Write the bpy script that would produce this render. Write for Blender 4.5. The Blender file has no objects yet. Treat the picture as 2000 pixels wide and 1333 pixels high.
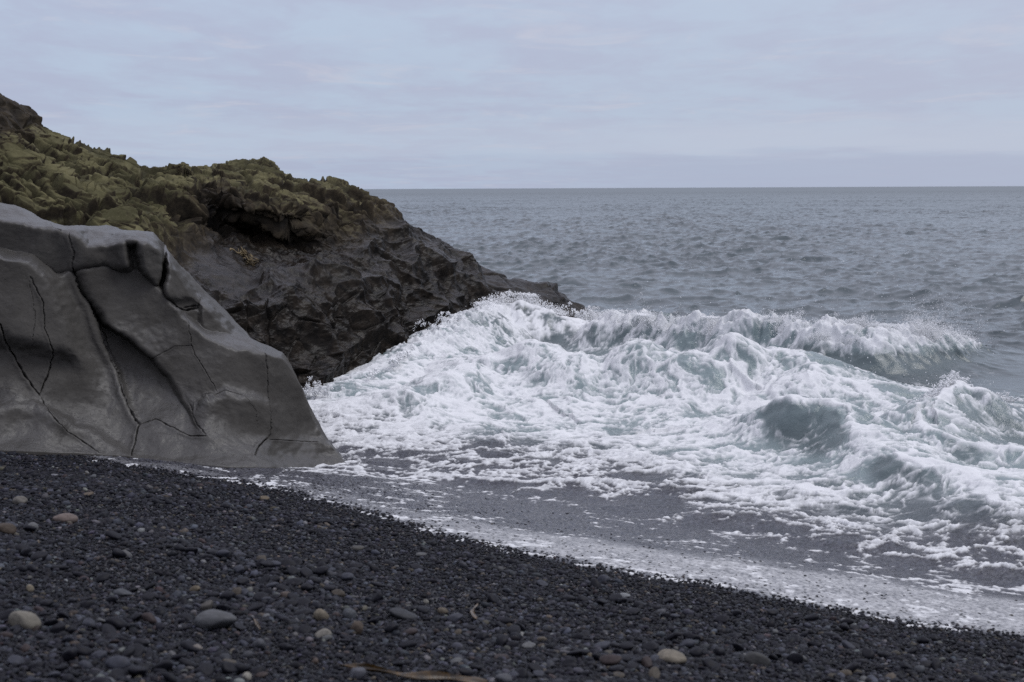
import bpy, math, random
import numpy as np
from mathutils import Matrix, Vector

random.seed(7)
RNG = np.random.default_rng(11)
F = np.float32
scene = bpy.context.scene
COL = scene.collection

# ------------------------------------------------------------------ camera
CAM_H, PITCH, ROLL = 4.0, math.radians(6.13), math.radians(-0.26)
FOC = 2778.0                                   # focal length in photo pixels (2000 wide, 50 mm lens)
cam_d = bpy.data.cameras.new("camera")
cam = bpy.data.objects.new("camera", cam_d)
COL.objects.link(cam)
scene.camera = cam
cam_d.lens, cam_d.sensor_width = 50.0, 36.0
cam_d.clip_start, cam_d.clip_end = 0.1, 80000.0
cam_d.dof.use_dof = True
cam_d.dof.focus_distance = 27.0
cam_d.dof.aperture_fstop = 3.2
CAM_ROT = (Matrix.Rotation(math.pi / 2 - PITCH, 3, 'X') @ Matrix.Rotation(ROLL, 3, 'Z'))
cam.matrix_world = Matrix.Translation((0, 0, CAM_H)) @ CAM_ROT.to_4x4()
CR = np.array(CAM_ROT, dtype=np.float64)

# ------------------------------------------------------------------ sky, sun, exposure
SUN_EL, SUN_AZ = math.radians(58), math.radians(80)     # azimuth from +Y towards +X
world = bpy.data.worlds.new("World")
scene.world = world
world.use_nodes = True


class NT:
    """tiny helper for node trees"""
    def __init__(self, tree):
        self.t = tree
        self.n = tree.nodes
        self.n.clear()

    def new(self, typ, **kw):
        nd = self.n.new(typ)
        for k, v in kw.items():
            setattr(nd, k, v)
        return nd

    def link(self, a, b):
        self.t.links.new(a, b)

    def val(self, sock, v):
        if isinstance(v, bpy.types.NodeSocket):
            self.link(v, sock)
        else:
            sock.default_value = v

    def math(self, op, a, b=0.0, clamp=False):
        nd = self.new('ShaderNodeMath', operation=op, use_clamp=clamp)
        self.val(nd.inputs[0], a)
        self.val(nd.inputs[1], b)
        return nd.outputs[0]

    def mix(self, f, a, b, blend='MIX'):
        nd = self.new('ShaderNodeMix', data_type='RGBA', blend_type=blend)
        self.val(nd.inputs[0], f)
        self.val(nd.inputs[6], a)
        self.val(nd.inputs[7], b)
        return nd.outputs[2]

    def noise(self, vec, scale, detail=4.0, rough=0.55, dist=0.0, out=0):
        nd = self.new('ShaderNodeTexNoise')
        if vec is not None:
            self.link(vec, nd.inputs['Vector'])
        nd.inputs['Scale'].default_value = scale
        nd.inputs['Detail'].default_value = detail
        nd.inputs['Roughness'].default_value = rough
        nd.inputs['Distortion'].default_value = dist
        return nd.outputs[out]

    def ramp(self, f, a, b, lo=0.0, hi=1.0, smooth=True):
        nd = self.new('ShaderNodeMapRange')
        nd.interpolation_type = 'SMOOTHSTEP' if smooth else 'LINEAR'
        self.val(nd.inputs[0], f)
        nd.inputs[1].default_value = a
        nd.inputs[2].default_value = b
        nd.inputs[3].default_value = lo
        nd.inputs[4].default_value = hi
        return nd.outputs[0]

    def attr(self, name, out=2):
        nd = self.new('ShaderNodeAttribute', attribute_name=name)
        return nd.outputs[out]

    def scalevec(self, vec, s):
        nd = self.new('ShaderNodeMapping')
        self.link(vec, nd.inputs[0])
        nd.inputs['Scale'].default_value = s
        return nd.outputs[0]


def build_world():
    w = NT(world.node_tree)
    out = w.new('ShaderNodeOutputWorld')
    bg = w.new('ShaderNodeBackground')
    bg.inputs[1].default_value = 0.1
    w.link(bg.outputs[0], out.inputs[0])
    sky = w.new('ShaderNodeTexSky', sky_type='NISHITA')
    sky.sun_disc = False
    sky.sun_elevation = SUN_EL
    sky.sun_rotation = SUN_AZ
    tc = w.new('ShaderNodeTexCoord')
    sep = w.new('ShaderNodeSeparateXYZ')
    w.link(tc.outputs['Generated'], sep.inputs[0])
    zz = w.math('MAXIMUM', sep.outputs[2], 0.0)
    den = w.math('ADD', zz, 0.055)
    px = w.math('DIVIDE', sep.outputs[0], den)
    py = w.math('DIVIDE', sep.outputs[1], den)
    comb = w.new('ShaderNodeCombineXYZ')
    w.link(px, comb.inputs[0])
    w.link(py, comb.inputs[1])
    v = comb.outputs[0]
    big = w.noise(w.scalevec(v, (0.6, 0.42, 1)), 1.0, 3, 0.5, 0.8)
    mid = w.noise(w.scalevec(v, (1.9, 1.15, 1)), 1.0, 7, 0.58, 0.6)
    fine = w.noise(w.scalevec(v, (7.0, 3.0, 1)), 1.0, 5, 0.6, 0.3)
    cl = w.math('ADD', w.math('MULTIPLY', big, 0.45), w.math('ADD', w.math('MULTIPLY', mid, 0.4), w.math('MULTIPLY', fine, 0.15)))
    cover = w.ramp(cl, 0.40, 0.60)
    # overcast: lavender grey cloud undersides with paler blue gaps between them
    gap = (5.25, 6.3, 7.95, 1)
    cloud = (4.95, 5.5, 7.2, 1)
    c = w.mix(cover, gap, cloud)
    pale = w.ramp(w.noise(w.scalevec(v, (1.15, 1.0, 1)), 1.3, 7, 0.62, 0.8), 0.52, 0.72)
    c = w.mix(w.math('MULTIPLY', pale, 0.6), c, (6.4, 6.5, 7.6, 1))
    # a clear pale band low down and a distant bank of stratus under it
    wav = w.math('MULTIPLY', w.math('SUBTRACT', w.noise(w.scalevec(tc.outputs['Generated'], (5, 5, 60)), 1.0, 4, 0.55), 0.5), 0.030)
    lowz = w.math('ADD', sep.outputs[2], wav)
    right = w.ramp(sep.outputs[0], -0.02, 0.16)
    clear = w.math('MULTIPLY', w.ramp(lowz, 0.018, 0.026), w.ramp(lowz, 0.055, 0.034))
    c = w.mix(w.math('MULTIPLY', clear, w.math('ADD', 0.40, w.math('MULTIPLY', right, 0.5))), c, (5.75, 6.5, 8.0, 1))
    bank = w.math('MULTIPLY', w.ramp(lowz, 0.024, 0.016), w.math('ADD', 0.3, w.math('MULTIPLY', right, 0.55)))
    c = w.mix(bank, c, (4.55, 5.25, 7.0, 1))
    # the overcast thins towards the sun side
    side = w.ramp(sep.outputs[0], -0.5, 0.7, 0.0, 1.0)
    c = w.mix(w.math('MULTIPLY', side, 0.35), c, (6.2, 6.4, 7.5, 1))
    c = w.mix(w.ramp(zz, 0.12, 0.45), c, w.mix(cover, (6.0, 6.2, 7.4, 1), (5.95, 5.9, 7.05, 1)))
    # an overcast sky is brightest overhead
    zen = w.math('ADD', 0.86, w.math('MULTIPLY', w.math('POWER', zz, 1.3), 0.85))
    sc = w.new('ShaderNodeVectorMath', operation='SCALE')
    w.link(c, sc.inputs[0])
    w.link(zen, sc.inputs['Scale'])
    c = w.mix(0.97, sky.outputs[0], sc.outputs[0])
    w.link(c, bg.inputs[0])


build_world()
sun_d = bpy.data.lights.new("sun", 'SUN')
sun_d.energy, sun_d.angle, sun_d.color = 1.5, math.radians(35), (1.0, 0.985, 0.955)
sun = bpy.data.objects.new("sun", sun_d)
COL.objects.link(sun)
to_sun = Vector((math.sin(SUN_AZ) * math.cos(SUN_EL), math.cos(SUN_AZ) * math.cos(SUN_EL), math.sin(SUN_EL)))
sun.rotation_euler = to_sun.to_track_quat('Z', 'Y').to_euler()
scene.view_settings.view_transform = 'Standard'
scene.view_settings.look = 'None'
scene.view_settings.exposure = 0.0
scene.view_settings.gamma = 1.0
scene.render.engine = 'CYCLES'
scene.cycles.max_bounces = 6
scene.cycles.diffuse_bounces = 3
scene.cycles.glossy_bounces = 3
scene.cycles.use_denoising = False


# ------------------------------------------------------------------ numeric helpers
def rays(px, py):
    """photo pixel -> world direction with y = 1"""
    px = np.asarray(px, float)
    py = np.asarray(py, float)
    d = np.stack([(px - 1000) / FOC, -(py - 666.5) / FOC, -np.ones_like(px)], -1) @ CR.T
    return d / d[..., 1:2]


def at_depth(px, py, y):
    return rays(px, py) * np.asarray(y, float)[..., None] + np.array([0, 0, CAM_H])


def at_z(px, py, z):
    d = rays(px, py)
    t = (np.asarray(z, float) - CAM_H) / d[..., 2]
    return d * t[..., None] + np.array([0, 0, CAM_H])


def hash2(ix, iy, seed):
    h = (ix.astype(np.uint32) * np.uint32(374761393) + iy.astype(np.uint32) * np.uint32(668265263)
         + np.uint32((seed * 2246822519) & 0xffffffff))
    h = (h ^ (h >> np.uint32(13))) * np.uint32(1274126177)
    h ^= h >> np.uint32(16)
    h = h * np.uint32(2654435769)
    return h ^ (h >> np.uint32(15))


def hash3(ix, iy, iz, seed):
    return hash2(ix + (iz.astype(np.int64) * 7919).astype(np.int32), iy + (iz.astype(np.int64) * 104729).astype(np.int32), seed)


def u01(h):
    return (h & np.uint32(0xffffff)).astype(F) / F(16777216.0)


def pn2(x, y, seed=0):
    x = np.asarray(x, F)
    y = np.asarray(y, F)
    fx, fy = np.floor(x), np.floor(y)
    ix, iy = fx.astype(np.int32), fy.astype(np.int32)
    dx, dy = x - fx, y - fy
    u = dx * dx * dx * (dx * (dx * 6 - 15) + 10)
    v = dy * dy * dy * (dy * (dy * 6 - 15) + 10)

    def g(a, b):
        an = u01(hash2(ix + a, iy + b, seed)) * F(6.2831853)
        return np.cos(an) * (dx - a) + np.sin(an) * (dy - b)
    a = g(0, 0)
    a += u * (g(1, 0) - a)
    b = g(0, 1)
    b += u * (g(1, 1) - b)
    return (a + v * (b - a)) * F(1.4)


G3 = np.array([[1, 1, 0], [-1, 1, 0], [1, -1, 0], [-1, -1, 0], [1, 0, 1], [-1, 0, 1], [1, 0, -1], [-1, 0, -1],
               [0, 1, 1], [0, -1, 1], [0, 1, -1], [0, -1, -1], [1, 1, 0], [-1, 1, 0], [0, -1, 1], [0, -1, -1]], F)


def pn3(p, seed=0):
    p = np.asarray(p, F)
    f = np.floor(p)
    i = f.astype(np.int32)
    d = p - f
    w = d * d * d * (d * (d * 6 - 15) + 10)
    acc = 0
    for a in (0, 1):
        for b in (0, 1):
            for c in (0, 1):
                g = G3[hash3(i[..., 0] + a, i[..., 1] + b, i[..., 2] + c, seed) & np.uint32(15)]
                v = g[..., 0] * (d[..., 0] - a) + g[..., 1] * (d[..., 1] - b) + g[..., 2] * (d[..., 2] - c)
                acc = acc + v * (w[..., 0] if a else 1 - w[..., 0]) * (w[..., 1] if b else 1 - w[..., 1]) * (w[..., 2] if c else 1 - w[..., 2])
    return acc


def fbm2(x, y, octv=4, seed=0, gain=0.5):
    s, a, t = 0, 1.0, 0.0
    for k in range(octv):
        s = s + a * pn2(x * 2 ** k + 17.3 * k, y * 2 ** k - 9.1 * k, seed + k)
        t += a
        a *= gain
    return s / t


def fbm3(p, octv=4, seed=0, gain=0.5):
    s, a, t = 0, 1.0, 0.0
    for k in range(octv):
        s = s + a * pn3(p * 2 ** k + 13.7 * k, seed + k)
        t += a
        a *= gain
    return s / t


def vor2(x, y, seed=0, jit=0.95):
    x = np.asarray(x, F)
    y = np.asarray(y, F)
    ix, iy = np.floor(x).astype(np.int32), np.floor(y).astype(np.int32)
    f1 = np.full(x.shape, 9, F)
    f2 = f1.copy()
    for a in (-1, 0, 1):
        for b in (-1, 0, 1):
            h = hash2(ix + a, iy + b, seed)
            cx = ix + a + 0.5 + jit * (u01(h) - 0.5)
            cy = iy + b + 0.5 + jit * (u01(h * np.uint32(2654435761) ^ np.uint32(99)) - 0.5)
            d = np.sqrt((x - cx) ** 2 + (y - cy) ** 2)
            f2 = np.minimum(np.maximum(f1, d), f2)
            f1 = np.minimum(f1, d)
    return f1, f2


def vor3(p, seed=0, jit=0.9):
    """F1, F2, the hash of the nearest cell and the offset from its centre"""
    p = np.asarray(p, F)
    i = np.floor(p).astype(np.int32)
    n = p.shape[:-1]
    f1 = np.full(n, 9, F)
    f2 = f1.copy()
    hid = np.zeros(n, np.uint32)
    off = np.zeros(p.shape, F)
    for a in (-1, 0, 1):
        for b in (-1, 0, 1):
            for c in (-1, 0, 1):
                h = hash3(i[..., 0] + a, i[..., 1] + b, i[..., 2] + c, seed)
                h2 = h * np.uint32(2654435761) ^ (h >> np.uint32(7))
                h3 = h2 * np.uint32(2246822519) ^ (h2 >> np.uint32(9))
                o = np.stack([p[..., 0] - (i[..., 0] + a + 0.5 + jit * (u01(h) - 0.5)),
                              p[..., 1] - (i[..., 1] + b + 0.5 + jit * (u01(h2) - 0.5)),
                              p[..., 2] - (i[..., 2] + c + 0.5 + jit * (u01(h3) - 0.5))], -1).astype(F)
                d = np.sqrt((o * o).sum(-1))
                near = d < f1
                f2 = np.where(near, f1, np.minimum(f2, d))
                f1 = np.where(near, d, f1)
                hid = np.where(near, h3, hid)
                off = np.where(near[..., None], o, off)
    return f1, f2, hid, off


def sstep(a, b, x):
    t = np.clip((x - a) / (b - a), 0, 1)
    return t * t * (3 - 2 * t)


def tps(pts, vals, lam=1e-3):
    """thin plate spline through scattered 2-D control points"""
    pts = np.asarray(pts, float)
    vals = np.asarray(vals, float)
    n = len(pts)

    def phi(r2):
        return 0.5 * r2 * np.log(r2 + 1e-9)
    d2 = ((pts[:, None] - pts[None]) ** 2).sum(-1)
    A = np.zeros((n + 3, n + 3))
    A[:n, :n] = phi(d2) + lam * np.eye(n)
    A[:n, n] = 1
    A[:n, n + 1:] = pts
    A[n, :n] = 1
    A[n + 1:, :n] = pts.T
    w = np.linalg.solve(A, np.concatenate([vals, np.zeros(3)]))

    def f(x, y):
        s = w[n] + w[n + 1] * x + w[n + 2] * y
        for k in range(n):
            s = s + w[k] * phi((x - pts[k, 0]) ** 2 + (y - pts[k, 1]) ** 2)
        return s
    return f


def polydist(X, Y, pts, vals=None):
    """distance to a polyline, signed + on its left, and a value interpolated along it"""
    best = np.full(X.shape, 1e9, F)
    sd = np.zeros(X.shape, F)
    vv = np.zeros(X.shape, F)
    ss = np.zeros(X.shape, F)
    wt = np.zeros(X.shape, F)
    L = 0.0
    for k in range(len(pts) - 1):
        ax, ay = pts[k]
        bx, by = pts[k + 1]
        ux, uy = bx - ax, by - ay
        l2 = ux * ux + uy * uy
        t = np.clip(((X - ax) * ux + (Y - ay) * uy) / l2, 0, 1)
        dx, dy = X - (ax + t * ux), Y - (ay + t * uy)
        d = dx * dx + dy * dy
        m = d < best
        best = np.where(m, d, best)
        sd = np.where(m, np.where(ux * dy - uy * dx > 0, 1, -1), sd)
        w = (1.0 / (d + F(1e-3) * F(l2) + F(1e-6))) ** 2
        wt += w
        ss += w * (L + t * math.sqrt(l2)).astype(F)
        if vals is not None:
            vv += w * (vals[k] + t * (vals[k + 1] - vals[k])).astype(F)
        L += math.sqrt(l2)
    return np.sqrt(best) * sd, vv / wt, ss / wt


def grid_normals(P):
    du = np.gradient(P, axis=1)
    dv = np.gradient(P, axis=0)
    n = np.cross(du, dv)
    return n / (np.linalg.norm(n, axis=-1, keepdims=True) + 1e-9)


def raw_mesh(name, verts, faces, attrs=None, smooth=True):
    """faces: (n,k) int array"""
    me = bpy.data.meshes.new(name)
    verts = np.ascontiguousarray(verts, F).reshape(-1, 3)
    faces = np.ascontiguousarray(faces, np.int32)
    nf, k = faces.shape
    me.vertices.add(len(verts))
    me.vertices.foreach_set("co", verts.ravel())
    me.loops.add(nf * k)
    me.loops.foreach_set("vertex_index", faces.ravel())
    me.polygons.add(nf)
    me.polygons.foreach_set("loop_start", np.arange(0, nf * k, k, dtype=np.int32))
    try:
        me.polygons.foreach_set("loop_total", np.full(nf, k, np.int32))
    except Exception:
        pass
    me.polygons.foreach_set("use_smooth", np.full(nf, smooth, bool))
    for an, av in (attrs or {}).items():
        av = np.ascontiguousarray(av, F)
        if av.ndim == 1:
            a = me.attributes.new(an, 'FLOAT', 'POINT')
            a.data.foreach_set("value", av)
        else:
            a = me.attributes.new(an, 'FLOAT_COLOR', 'POINT')
            a.data.foreach_set("color", np.concatenate([av, np.ones((len(av), 1), F)], 1).ravel())
    me.update()
    return me


def grid_mesh(name, P, attrs=None, keep=None):
    R, C = P.shape[:2]
    idx = np.arange(R * C, dtype=np.int32).reshape(R, C)
    q = np.stack([idx[:-1, :-1], idx[:-1, 1:], idx[1:, 1:], idx[1:, :-1]], -1).reshape(-1, 4)
    V = P.reshape(-1, 3)
    at = {k: v.reshape(-1) if v.ndim == 2 else v.reshape(-1, 3) for k, v in (attrs or {}).items()}
    if keep is not None:
        q = q[keep.reshape(-1)]
        used = np.zeros(R * C, bool)
        used[q.ravel()] = True
        remap = np.cumsum(used) - 1
        q = remap[q]
        V = V[used]
        at = {k: v[used] for k, v in at.items()}
    return raw_mesh(name, V, q, at)


def obj(name, me, mat=None, parent=None):
    o = bpy.data.objects.new(name, me)
    if mat is not None:
        me.materials.append(mat)
    COL.objects.link(o)
    if parent:
        o.parent = parent
    return o


def tag(o, label, cat, group=None, kind=None):
    o["label"] = label
    o["category"] = cat
    if group:
        o["group"] = group
    if kind:
        o["kind"] = kind
    return o


def material(name):
    m = bpy.data.materials.new(name)
    m.use_nodes = True
    t = NT(m.node_tree)
    out = t.new('ShaderNodeOutputMaterial')
    b = t.new('ShaderNodeBsdfPrincipled')
    t.link(b.outputs[0], out.inputs[0])
    return m, t, b


def bump(t, b, height, strength, dist):
    n = t.new('ShaderNodeBump')
    n.inputs['Strength'].default_value = strength
    n.inputs['Distance'].default_value = dist
    t.link(height, n.inputs['Height'])
    t.link(n.outputs[0], b.inputs['Normal'])
    return n


def objcoord(t):
    return t.new('ShaderNodeTexCoord').outputs['Object']


# ------------------------------------------------------------------ the beach
SN = np.array([0.63, 0.777])                      # down-beach direction


def beach_z(x, y):
    s = SN[0] * x + SN[1] * y
    z = 2.4 - 0.171 * s
    z = z + 0.05 * pn2(np.asarray(x) * 0.35 + 3, np.asarray(y) * 0.35, 5) + 0.018 * pn2(np.asarray(x) * 1.1, np.asarray(y) * 1.1, 6)
    return z


def on_beach(px, py):
    d = rays(px, py)
    lo, hi = np.full(np.shape(px), 2.0), np.full(np.shape(px), 60.0)
    for _ in range(40):
        m = (lo + hi) / 2
        above = CAM_H + d[..., 2] * m > beach_z(d[..., 0] * m, m)
        lo = np.where(above, m, lo)
        hi = np.where(above, hi, m)
    m = (lo + hi) / 2
    return d * m[..., None] + np.array([0, 0, CAM_H])


# edge of the wash, from left to right, in along-shore / down-beach coordinates
_e = on_beach(np.array([200, 330, 480, 600, 700, 850, 1000, 1200, 1400, 1600, 1800, 2000, 2200.]),
              np.array([905, 922, 945, 975, 1000, 1045, 1080, 1120, 1152, 1190, 1225, 1250, 1275.]))
_q = -SN[1] * _e[:, 0] + SN[0] * _e[:, 1]
_s = SN[0] * _e[:, 0] + SN[1] * _e[:, 1]
_o = np.argsort(_q)
EQ, ES = _q[_o], _s[_o]


def wash_edge(x, y):
    q = -SN[1] * x + SN[0] * y
    return np.interp(q, EQ, ES) + 0.10 * fbm2(q * 1.1, q * 0 + 3, 3, 21) + 0.05 * pn2(q * 5, q * 0, 22)


def build_beach():
    ys = np.concatenate([np.arange(-3, 5, 0.25), np.arange(5, 24, 0.05), np.arange(24, 46, 0.5)])
    xs = np.concatenate([np.arange(-40, -8.5, 0.6), np.arange(-8.5, 7, 0.05), np.arange(7, 40, 0.6)])
    X, Y = np.meshgrid(xs, ys)
    Z = beach_z(X, Y)
    Z = np.maximum(Z, -2.5) - 0.006
    me = grid_mesh("beach", np.stack([X, Y, Z], -1))
    m, t, b = material("black shingle ground")
    v = objcoord(t)
    vo = t.new('ShaderNodeTexVoronoi')
    vo.inputs['Scale'].default_value = 55
    t.link(v, vo.inputs['Vector'])
    c = t.mix(t.math('MULTIPLY', vo.outputs['Color'], 0.7), (0.012, 0.012, 0.014, 1), (0.05, 0.05, 0.056, 1))
    t.link(c, b.inputs['Base Color'])
    b.inputs['Roughness'].default_value = 0.6
    bump(t, b, t.math('SUBTRACT', 1.0, vo.outputs['Distance']), 0.9, 0.02)
    o = obj("beach", me, m)
    tag(o, "black shingle beach sloping down to the surf", "beach", kind="structure")


build_beach()


# ------------------------------------------------------------------ rocks
def rock_sheet(px, base_py, crest_py, depth, rows, back_rows=40, back=4.0, sink=0.6, fwd=0.0):
    """front surface between the foot and the skyline plus a back that falls away behind it.
    returns P (rows+back, cols, 3) and the photo coordinates of the front part"""
    t = np.linspace(0, 1, rows)[:, None]
    PX = np.broadcast_to(px[None], (rows, len(px)))
    PY = base_py[None] + t * (crest_py - base_py)[None]
    P = at_depth(PX, PY, depth(PX, PY))
    k = np.linspace(0, 1, back_rows + 1)[1:, None]
    top = P[-1][None]
    B = np.empty((back_rows, len(px), 3))
    B[..., 1] = top[..., 1] + back * (1 - (1 - k) ** 1.6)
    B[..., 0] = top[..., 0] * (B[..., 1] / top[..., 1]) - 0.10 * back * k
    B[..., 2] = top[..., 2] + (-sink - top[..., 2]) * k ** 1.7
    B[..., 2] = np.minimum(B[..., 2], CAM_H + (top[..., 2] - CAM_H) * (B[..., 1] / top[..., 1]) - 0.3 * k)
    low = P[:1].copy()
    low[..., 2] -= 0.8
    low[..., 1] -= fwd
    return np.concatenate([low, P, B], 0), PX, PY


def interp(pts):
    a = np.array(pts, float)
    return lambda x: np.interp(x, a[:, 0], a[:, 1])


def smooth1(a, n=5):
    k = np.hanning(n + 2)[1:-1]
    k /= k.sum()
    return np.convolve(np.pad(a, n // 2, mode='edge'), k, mode='valid')


def build_grey_rock():
    base = interp([(-300, 866), (-200, 868), (0, 880), (60, 884), (150, 887), (250, 892), (350, 906), (450, 914), (550, 917), (620, 917), (700, 914)])
    crest = interp([(-300, 372), (-200, 380), (-60, 391), (0, 394), (30, 400), (45, 406), (85, 431), (120, 438), (150, 441), (190, 443), (225, 446), (270, 449), (300, 453), (312, 466),
                    (325, 482), (340, 501), (355, 520), (370, 534), (400, 569), (440, 608), (470, 640), (500, 665), (530, 686), (548, 692), (558, 703),
                    (575, 732), (590, 762), (610, 808), (640, 856), (665, 884), (690, 910), (700, 915)])
    px = np.linspace(-300, 697, 900)
    bp = smooth1(base(px), 15)
    cp = np.minimum(smooth1(crest(px), 5), bp - 0.5)
    # the rock is three slabs: a long lower face, an upper slab set back on it, and a ridge on the seaward side
    bx = np.array([-300, -200, -100, 0, 60, 150, 250, 350, 450, 550, 620, 690, 720.])
    foot = interp(list(zip(bx, np.minimum(on_beach(bx, base(bx))[:, 1], np.interp(bx, [450, 550, 620, 690], [30, 19.55, 19.4, 19.2])))))
    foot_s, base_s = smooth1(foot(px), 141), smooth1(base(px), 141)
    S = interp([(-300, 484), (0, 500), (40, 506), (77, 517), (110, 536), (145, 528), (200, 521), (262, 525), (285, 536), (300, 551), (325, 585), (352, 616), (400, 655), (428, 671), (470, 680), (513, 688), (548, 694), (700, 900)])
    T = interp([(-300, 424), (0, 431), (60, 440), (110, 453), (141, 459), (171, 480), (212, 479), (239, 472), (262, 470), (285, 477), (300, 488), (320, 500)])
    lobe_x = interp([(480, 70), (517, 78), (540, 100), (580, 122), (620, 138), (690, 156), (760, 200)])
    r5 = interp([(540, 148), (565, 160), (632, 205), (668, 255), (698, 298), (745, 330), (800, 368), (850, 396), (900, 420)])
    crack_x = interp([(535, 145), (592, 172), (665, 197), (730, 232), (790, 252), (830, 272), (900, 258)])
    crev = interp([(440, 322), (490, 327), (530, 322), (560, 317), (585, 322), (610, 340)])
    inner = interp([(296, 480), (325, 506), (345, 530), (385, 585), (430, 634), (470, 668), (512, 692)])

    def sp(x, w):
        return w * np.logaddexp(0, x / w)

    def sg(x):
        return 1 / (1 + np.exp(-np.clip(x, -40, 40)))

    def smin(a, c, k):
        h = np.clip(0.5 + 0.5 * (c - a) / k, 0, 1)
        return c + (a - c) * h - k * h * (1 - h)

    def f(x, y):
        wx = x + 5 * pn2(x / 40, y / 40, 65) + 2 * pn2(x / 13, y / 13, 66)
        wy = y + 5 * pn2(x / 45, y / 45, 67) + 2 * pn2(x / 14, y / 14, 68)
        up = np.interp(x, px, base_s) - y - 6 * pn2(x / 70, y / 70, 69)
        D = np.interp(x, px, foot_s) + 0.0031 * up + 0.62 * (1 - np.exp(-np.clip(up, -20, 900) / 95)) - 0.16
        D = D - 0.34 * sg((692 + 0.25 * (wx - 100) - wy) / 9) * sg((lobe_x(wy) - wx) / 6)      # bulging block on the left
        D = D + 0.20 * sg((wx - lobe_x(wy)) / 10) * sg((crack_x(wy) + 6 - wx) / 10) * sg((760 - wy) / 20)
        k = wx - r5(wy)
        lane = sg(-k / 2.5) * sg((wx - crack_x(wy) - 2) / 3) * sg((860 - wy) / 10)
        D = D + 0.0019 * lane * np.clip(850 - wy, 0, 230) + 0.20 * (1 - np.exp(-sp(k, 4) / 90))
        hx = np.interp(wx, [380, 400, 440, 480, 520, 560], [812, 790, 764, 770, 782, 790])
        D = D - 0.16 * sg((wy - hx) / 5) * np.exp(-np.clip(wy - hx, 0, 300) / 70) * sg((wx - 385) / 8) * sg((535 - wx) / 8)
        gx = np.interp(wx, [200, 260, 320, 380], [650, 668, 700, 690])
        D = D + 0.10 * np.exp(-((wy - 0.5 * (wx - 300) - 745) / 45) ** 2) * sg((wx - 280) / 20)
        ax = np.interp(wx, [-50, 30, 90, 200, 290], [800, 790, 805, 850, 905])
        D = D - 0.14 * sg((wy - ax) / 6) * np.exp(-np.clip(wy - ax, 0, 300) / 60)
        D = D + 0.0065 * sp(wx - 526, 5) + 0.0030 * sp(-(wx - 455), 30) * sg((wx - 330) / 30)
        D = D - 0.10 * sg((wy - 862) / 5) * sg((wx - 500) / 12)
        low = D + np.interp(x, [330, 420], [0.045, 0.028]) * sp(S(x) - wy, 2.4)
        lip = np.interp(x, [-300, 0, 150, 262, 320], [19.55, 19.75, 19.85, 19.85, 20.05])
        upp = lip - 0.0015 * sp(wy - T(x), 3) + 0.034 * sp(T(x) - wy, 2.0) + 0.10 * np.cos(wx / 17.0) * sg((wy - T(x)) / 6) * sg((wx - 120) / 20)
        upp = upp + 0.42 * sg((wx - 247 - 0.15 * (wy - 490)) / 2.0) * sg((272 - wx + 0.15 * (wy - 490)) / 2.5) * sg((wy - 475) / 2.5)       # square hollow
        upp = upp + 1.2 * sg((wx - crev(wy) + 6) / 2.5)
        upp = upp + 0.06 * sp(wy - S(x) - 2, 3)
        rid = 20.25 + 0.0016 * (x - 330) - 0.0055 * sp(wy - inner(x), 3) + 0.026 * sp(inner(x) - wy, 2.0)
        rid = rid + 0.20 * sg((wy - 585 + 0.1 * (x - 390)) / 4) * sg((392 - wx) / 4) + 0.9 * sg((crev(wy) - wx) / 2.5)
        rid = rid + 0.05 * sp(wy - S(x) - 2, 3)
        d = smin(smin(low, upp, 0.06), rid, 0.06)
        d = np.minimum(d, 22.2)
        return d + 0.55 * np.clip(1 - (y - np.interp(x, px, cp)) / 13, 0, 1) ** 2
    P, PX, PY = rock_sheet(px, bp, cp, f, 640, 40, 3.6, 0.4, 0.1)
    R = PX.shape[0]
    N = grid_normals(P)
    N *= np.sign((N[1:R + 1] * np.array([0, -1, 0.3])).sum(-1).mean())
    d = np.zeros(P.shape[:2])
    p = P.astype(F)
    # soft wave-worn fluting that runs down the face, then finer dimples
    q = p.copy()
    warp = pn3(p * 0.9, 31)
    q[..., 0] += 0.25 * p[..., 2] + 0.4 * warp
    fl = q * np.array([1.3, 0.9, 0.55], F)
    n1 = fbm3(fl, 2, 40)
    d += 0.06 * (np.sqrt(n1 * n1 + 0.004) - 0.12) * -1.0
    d += 0.035 * fbm3(q * np.array([2.2, 2, 1.1], F), 3, 44)
    d += 0.012 * fbm3(p * 7, 3, 50)
    # sharper worn arrises
    f1, f2, hid, off = vor3(q * np.array([0.75, 0.6, 0.5], F) + 0.25 * np.stack([warp] * 3, -1), 57)
    d += 0.08 * (f1 * f1 - 0.25)
    # cracks
    pc = np.zeros((R, len(px)))
    wet = np.zeros((R, len(px)))
    wob = 2.2 * pn2(PX / 14, PY / 14, 61) + 1.1 * pn2(PX / 5, PY / 5, 62)
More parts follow.
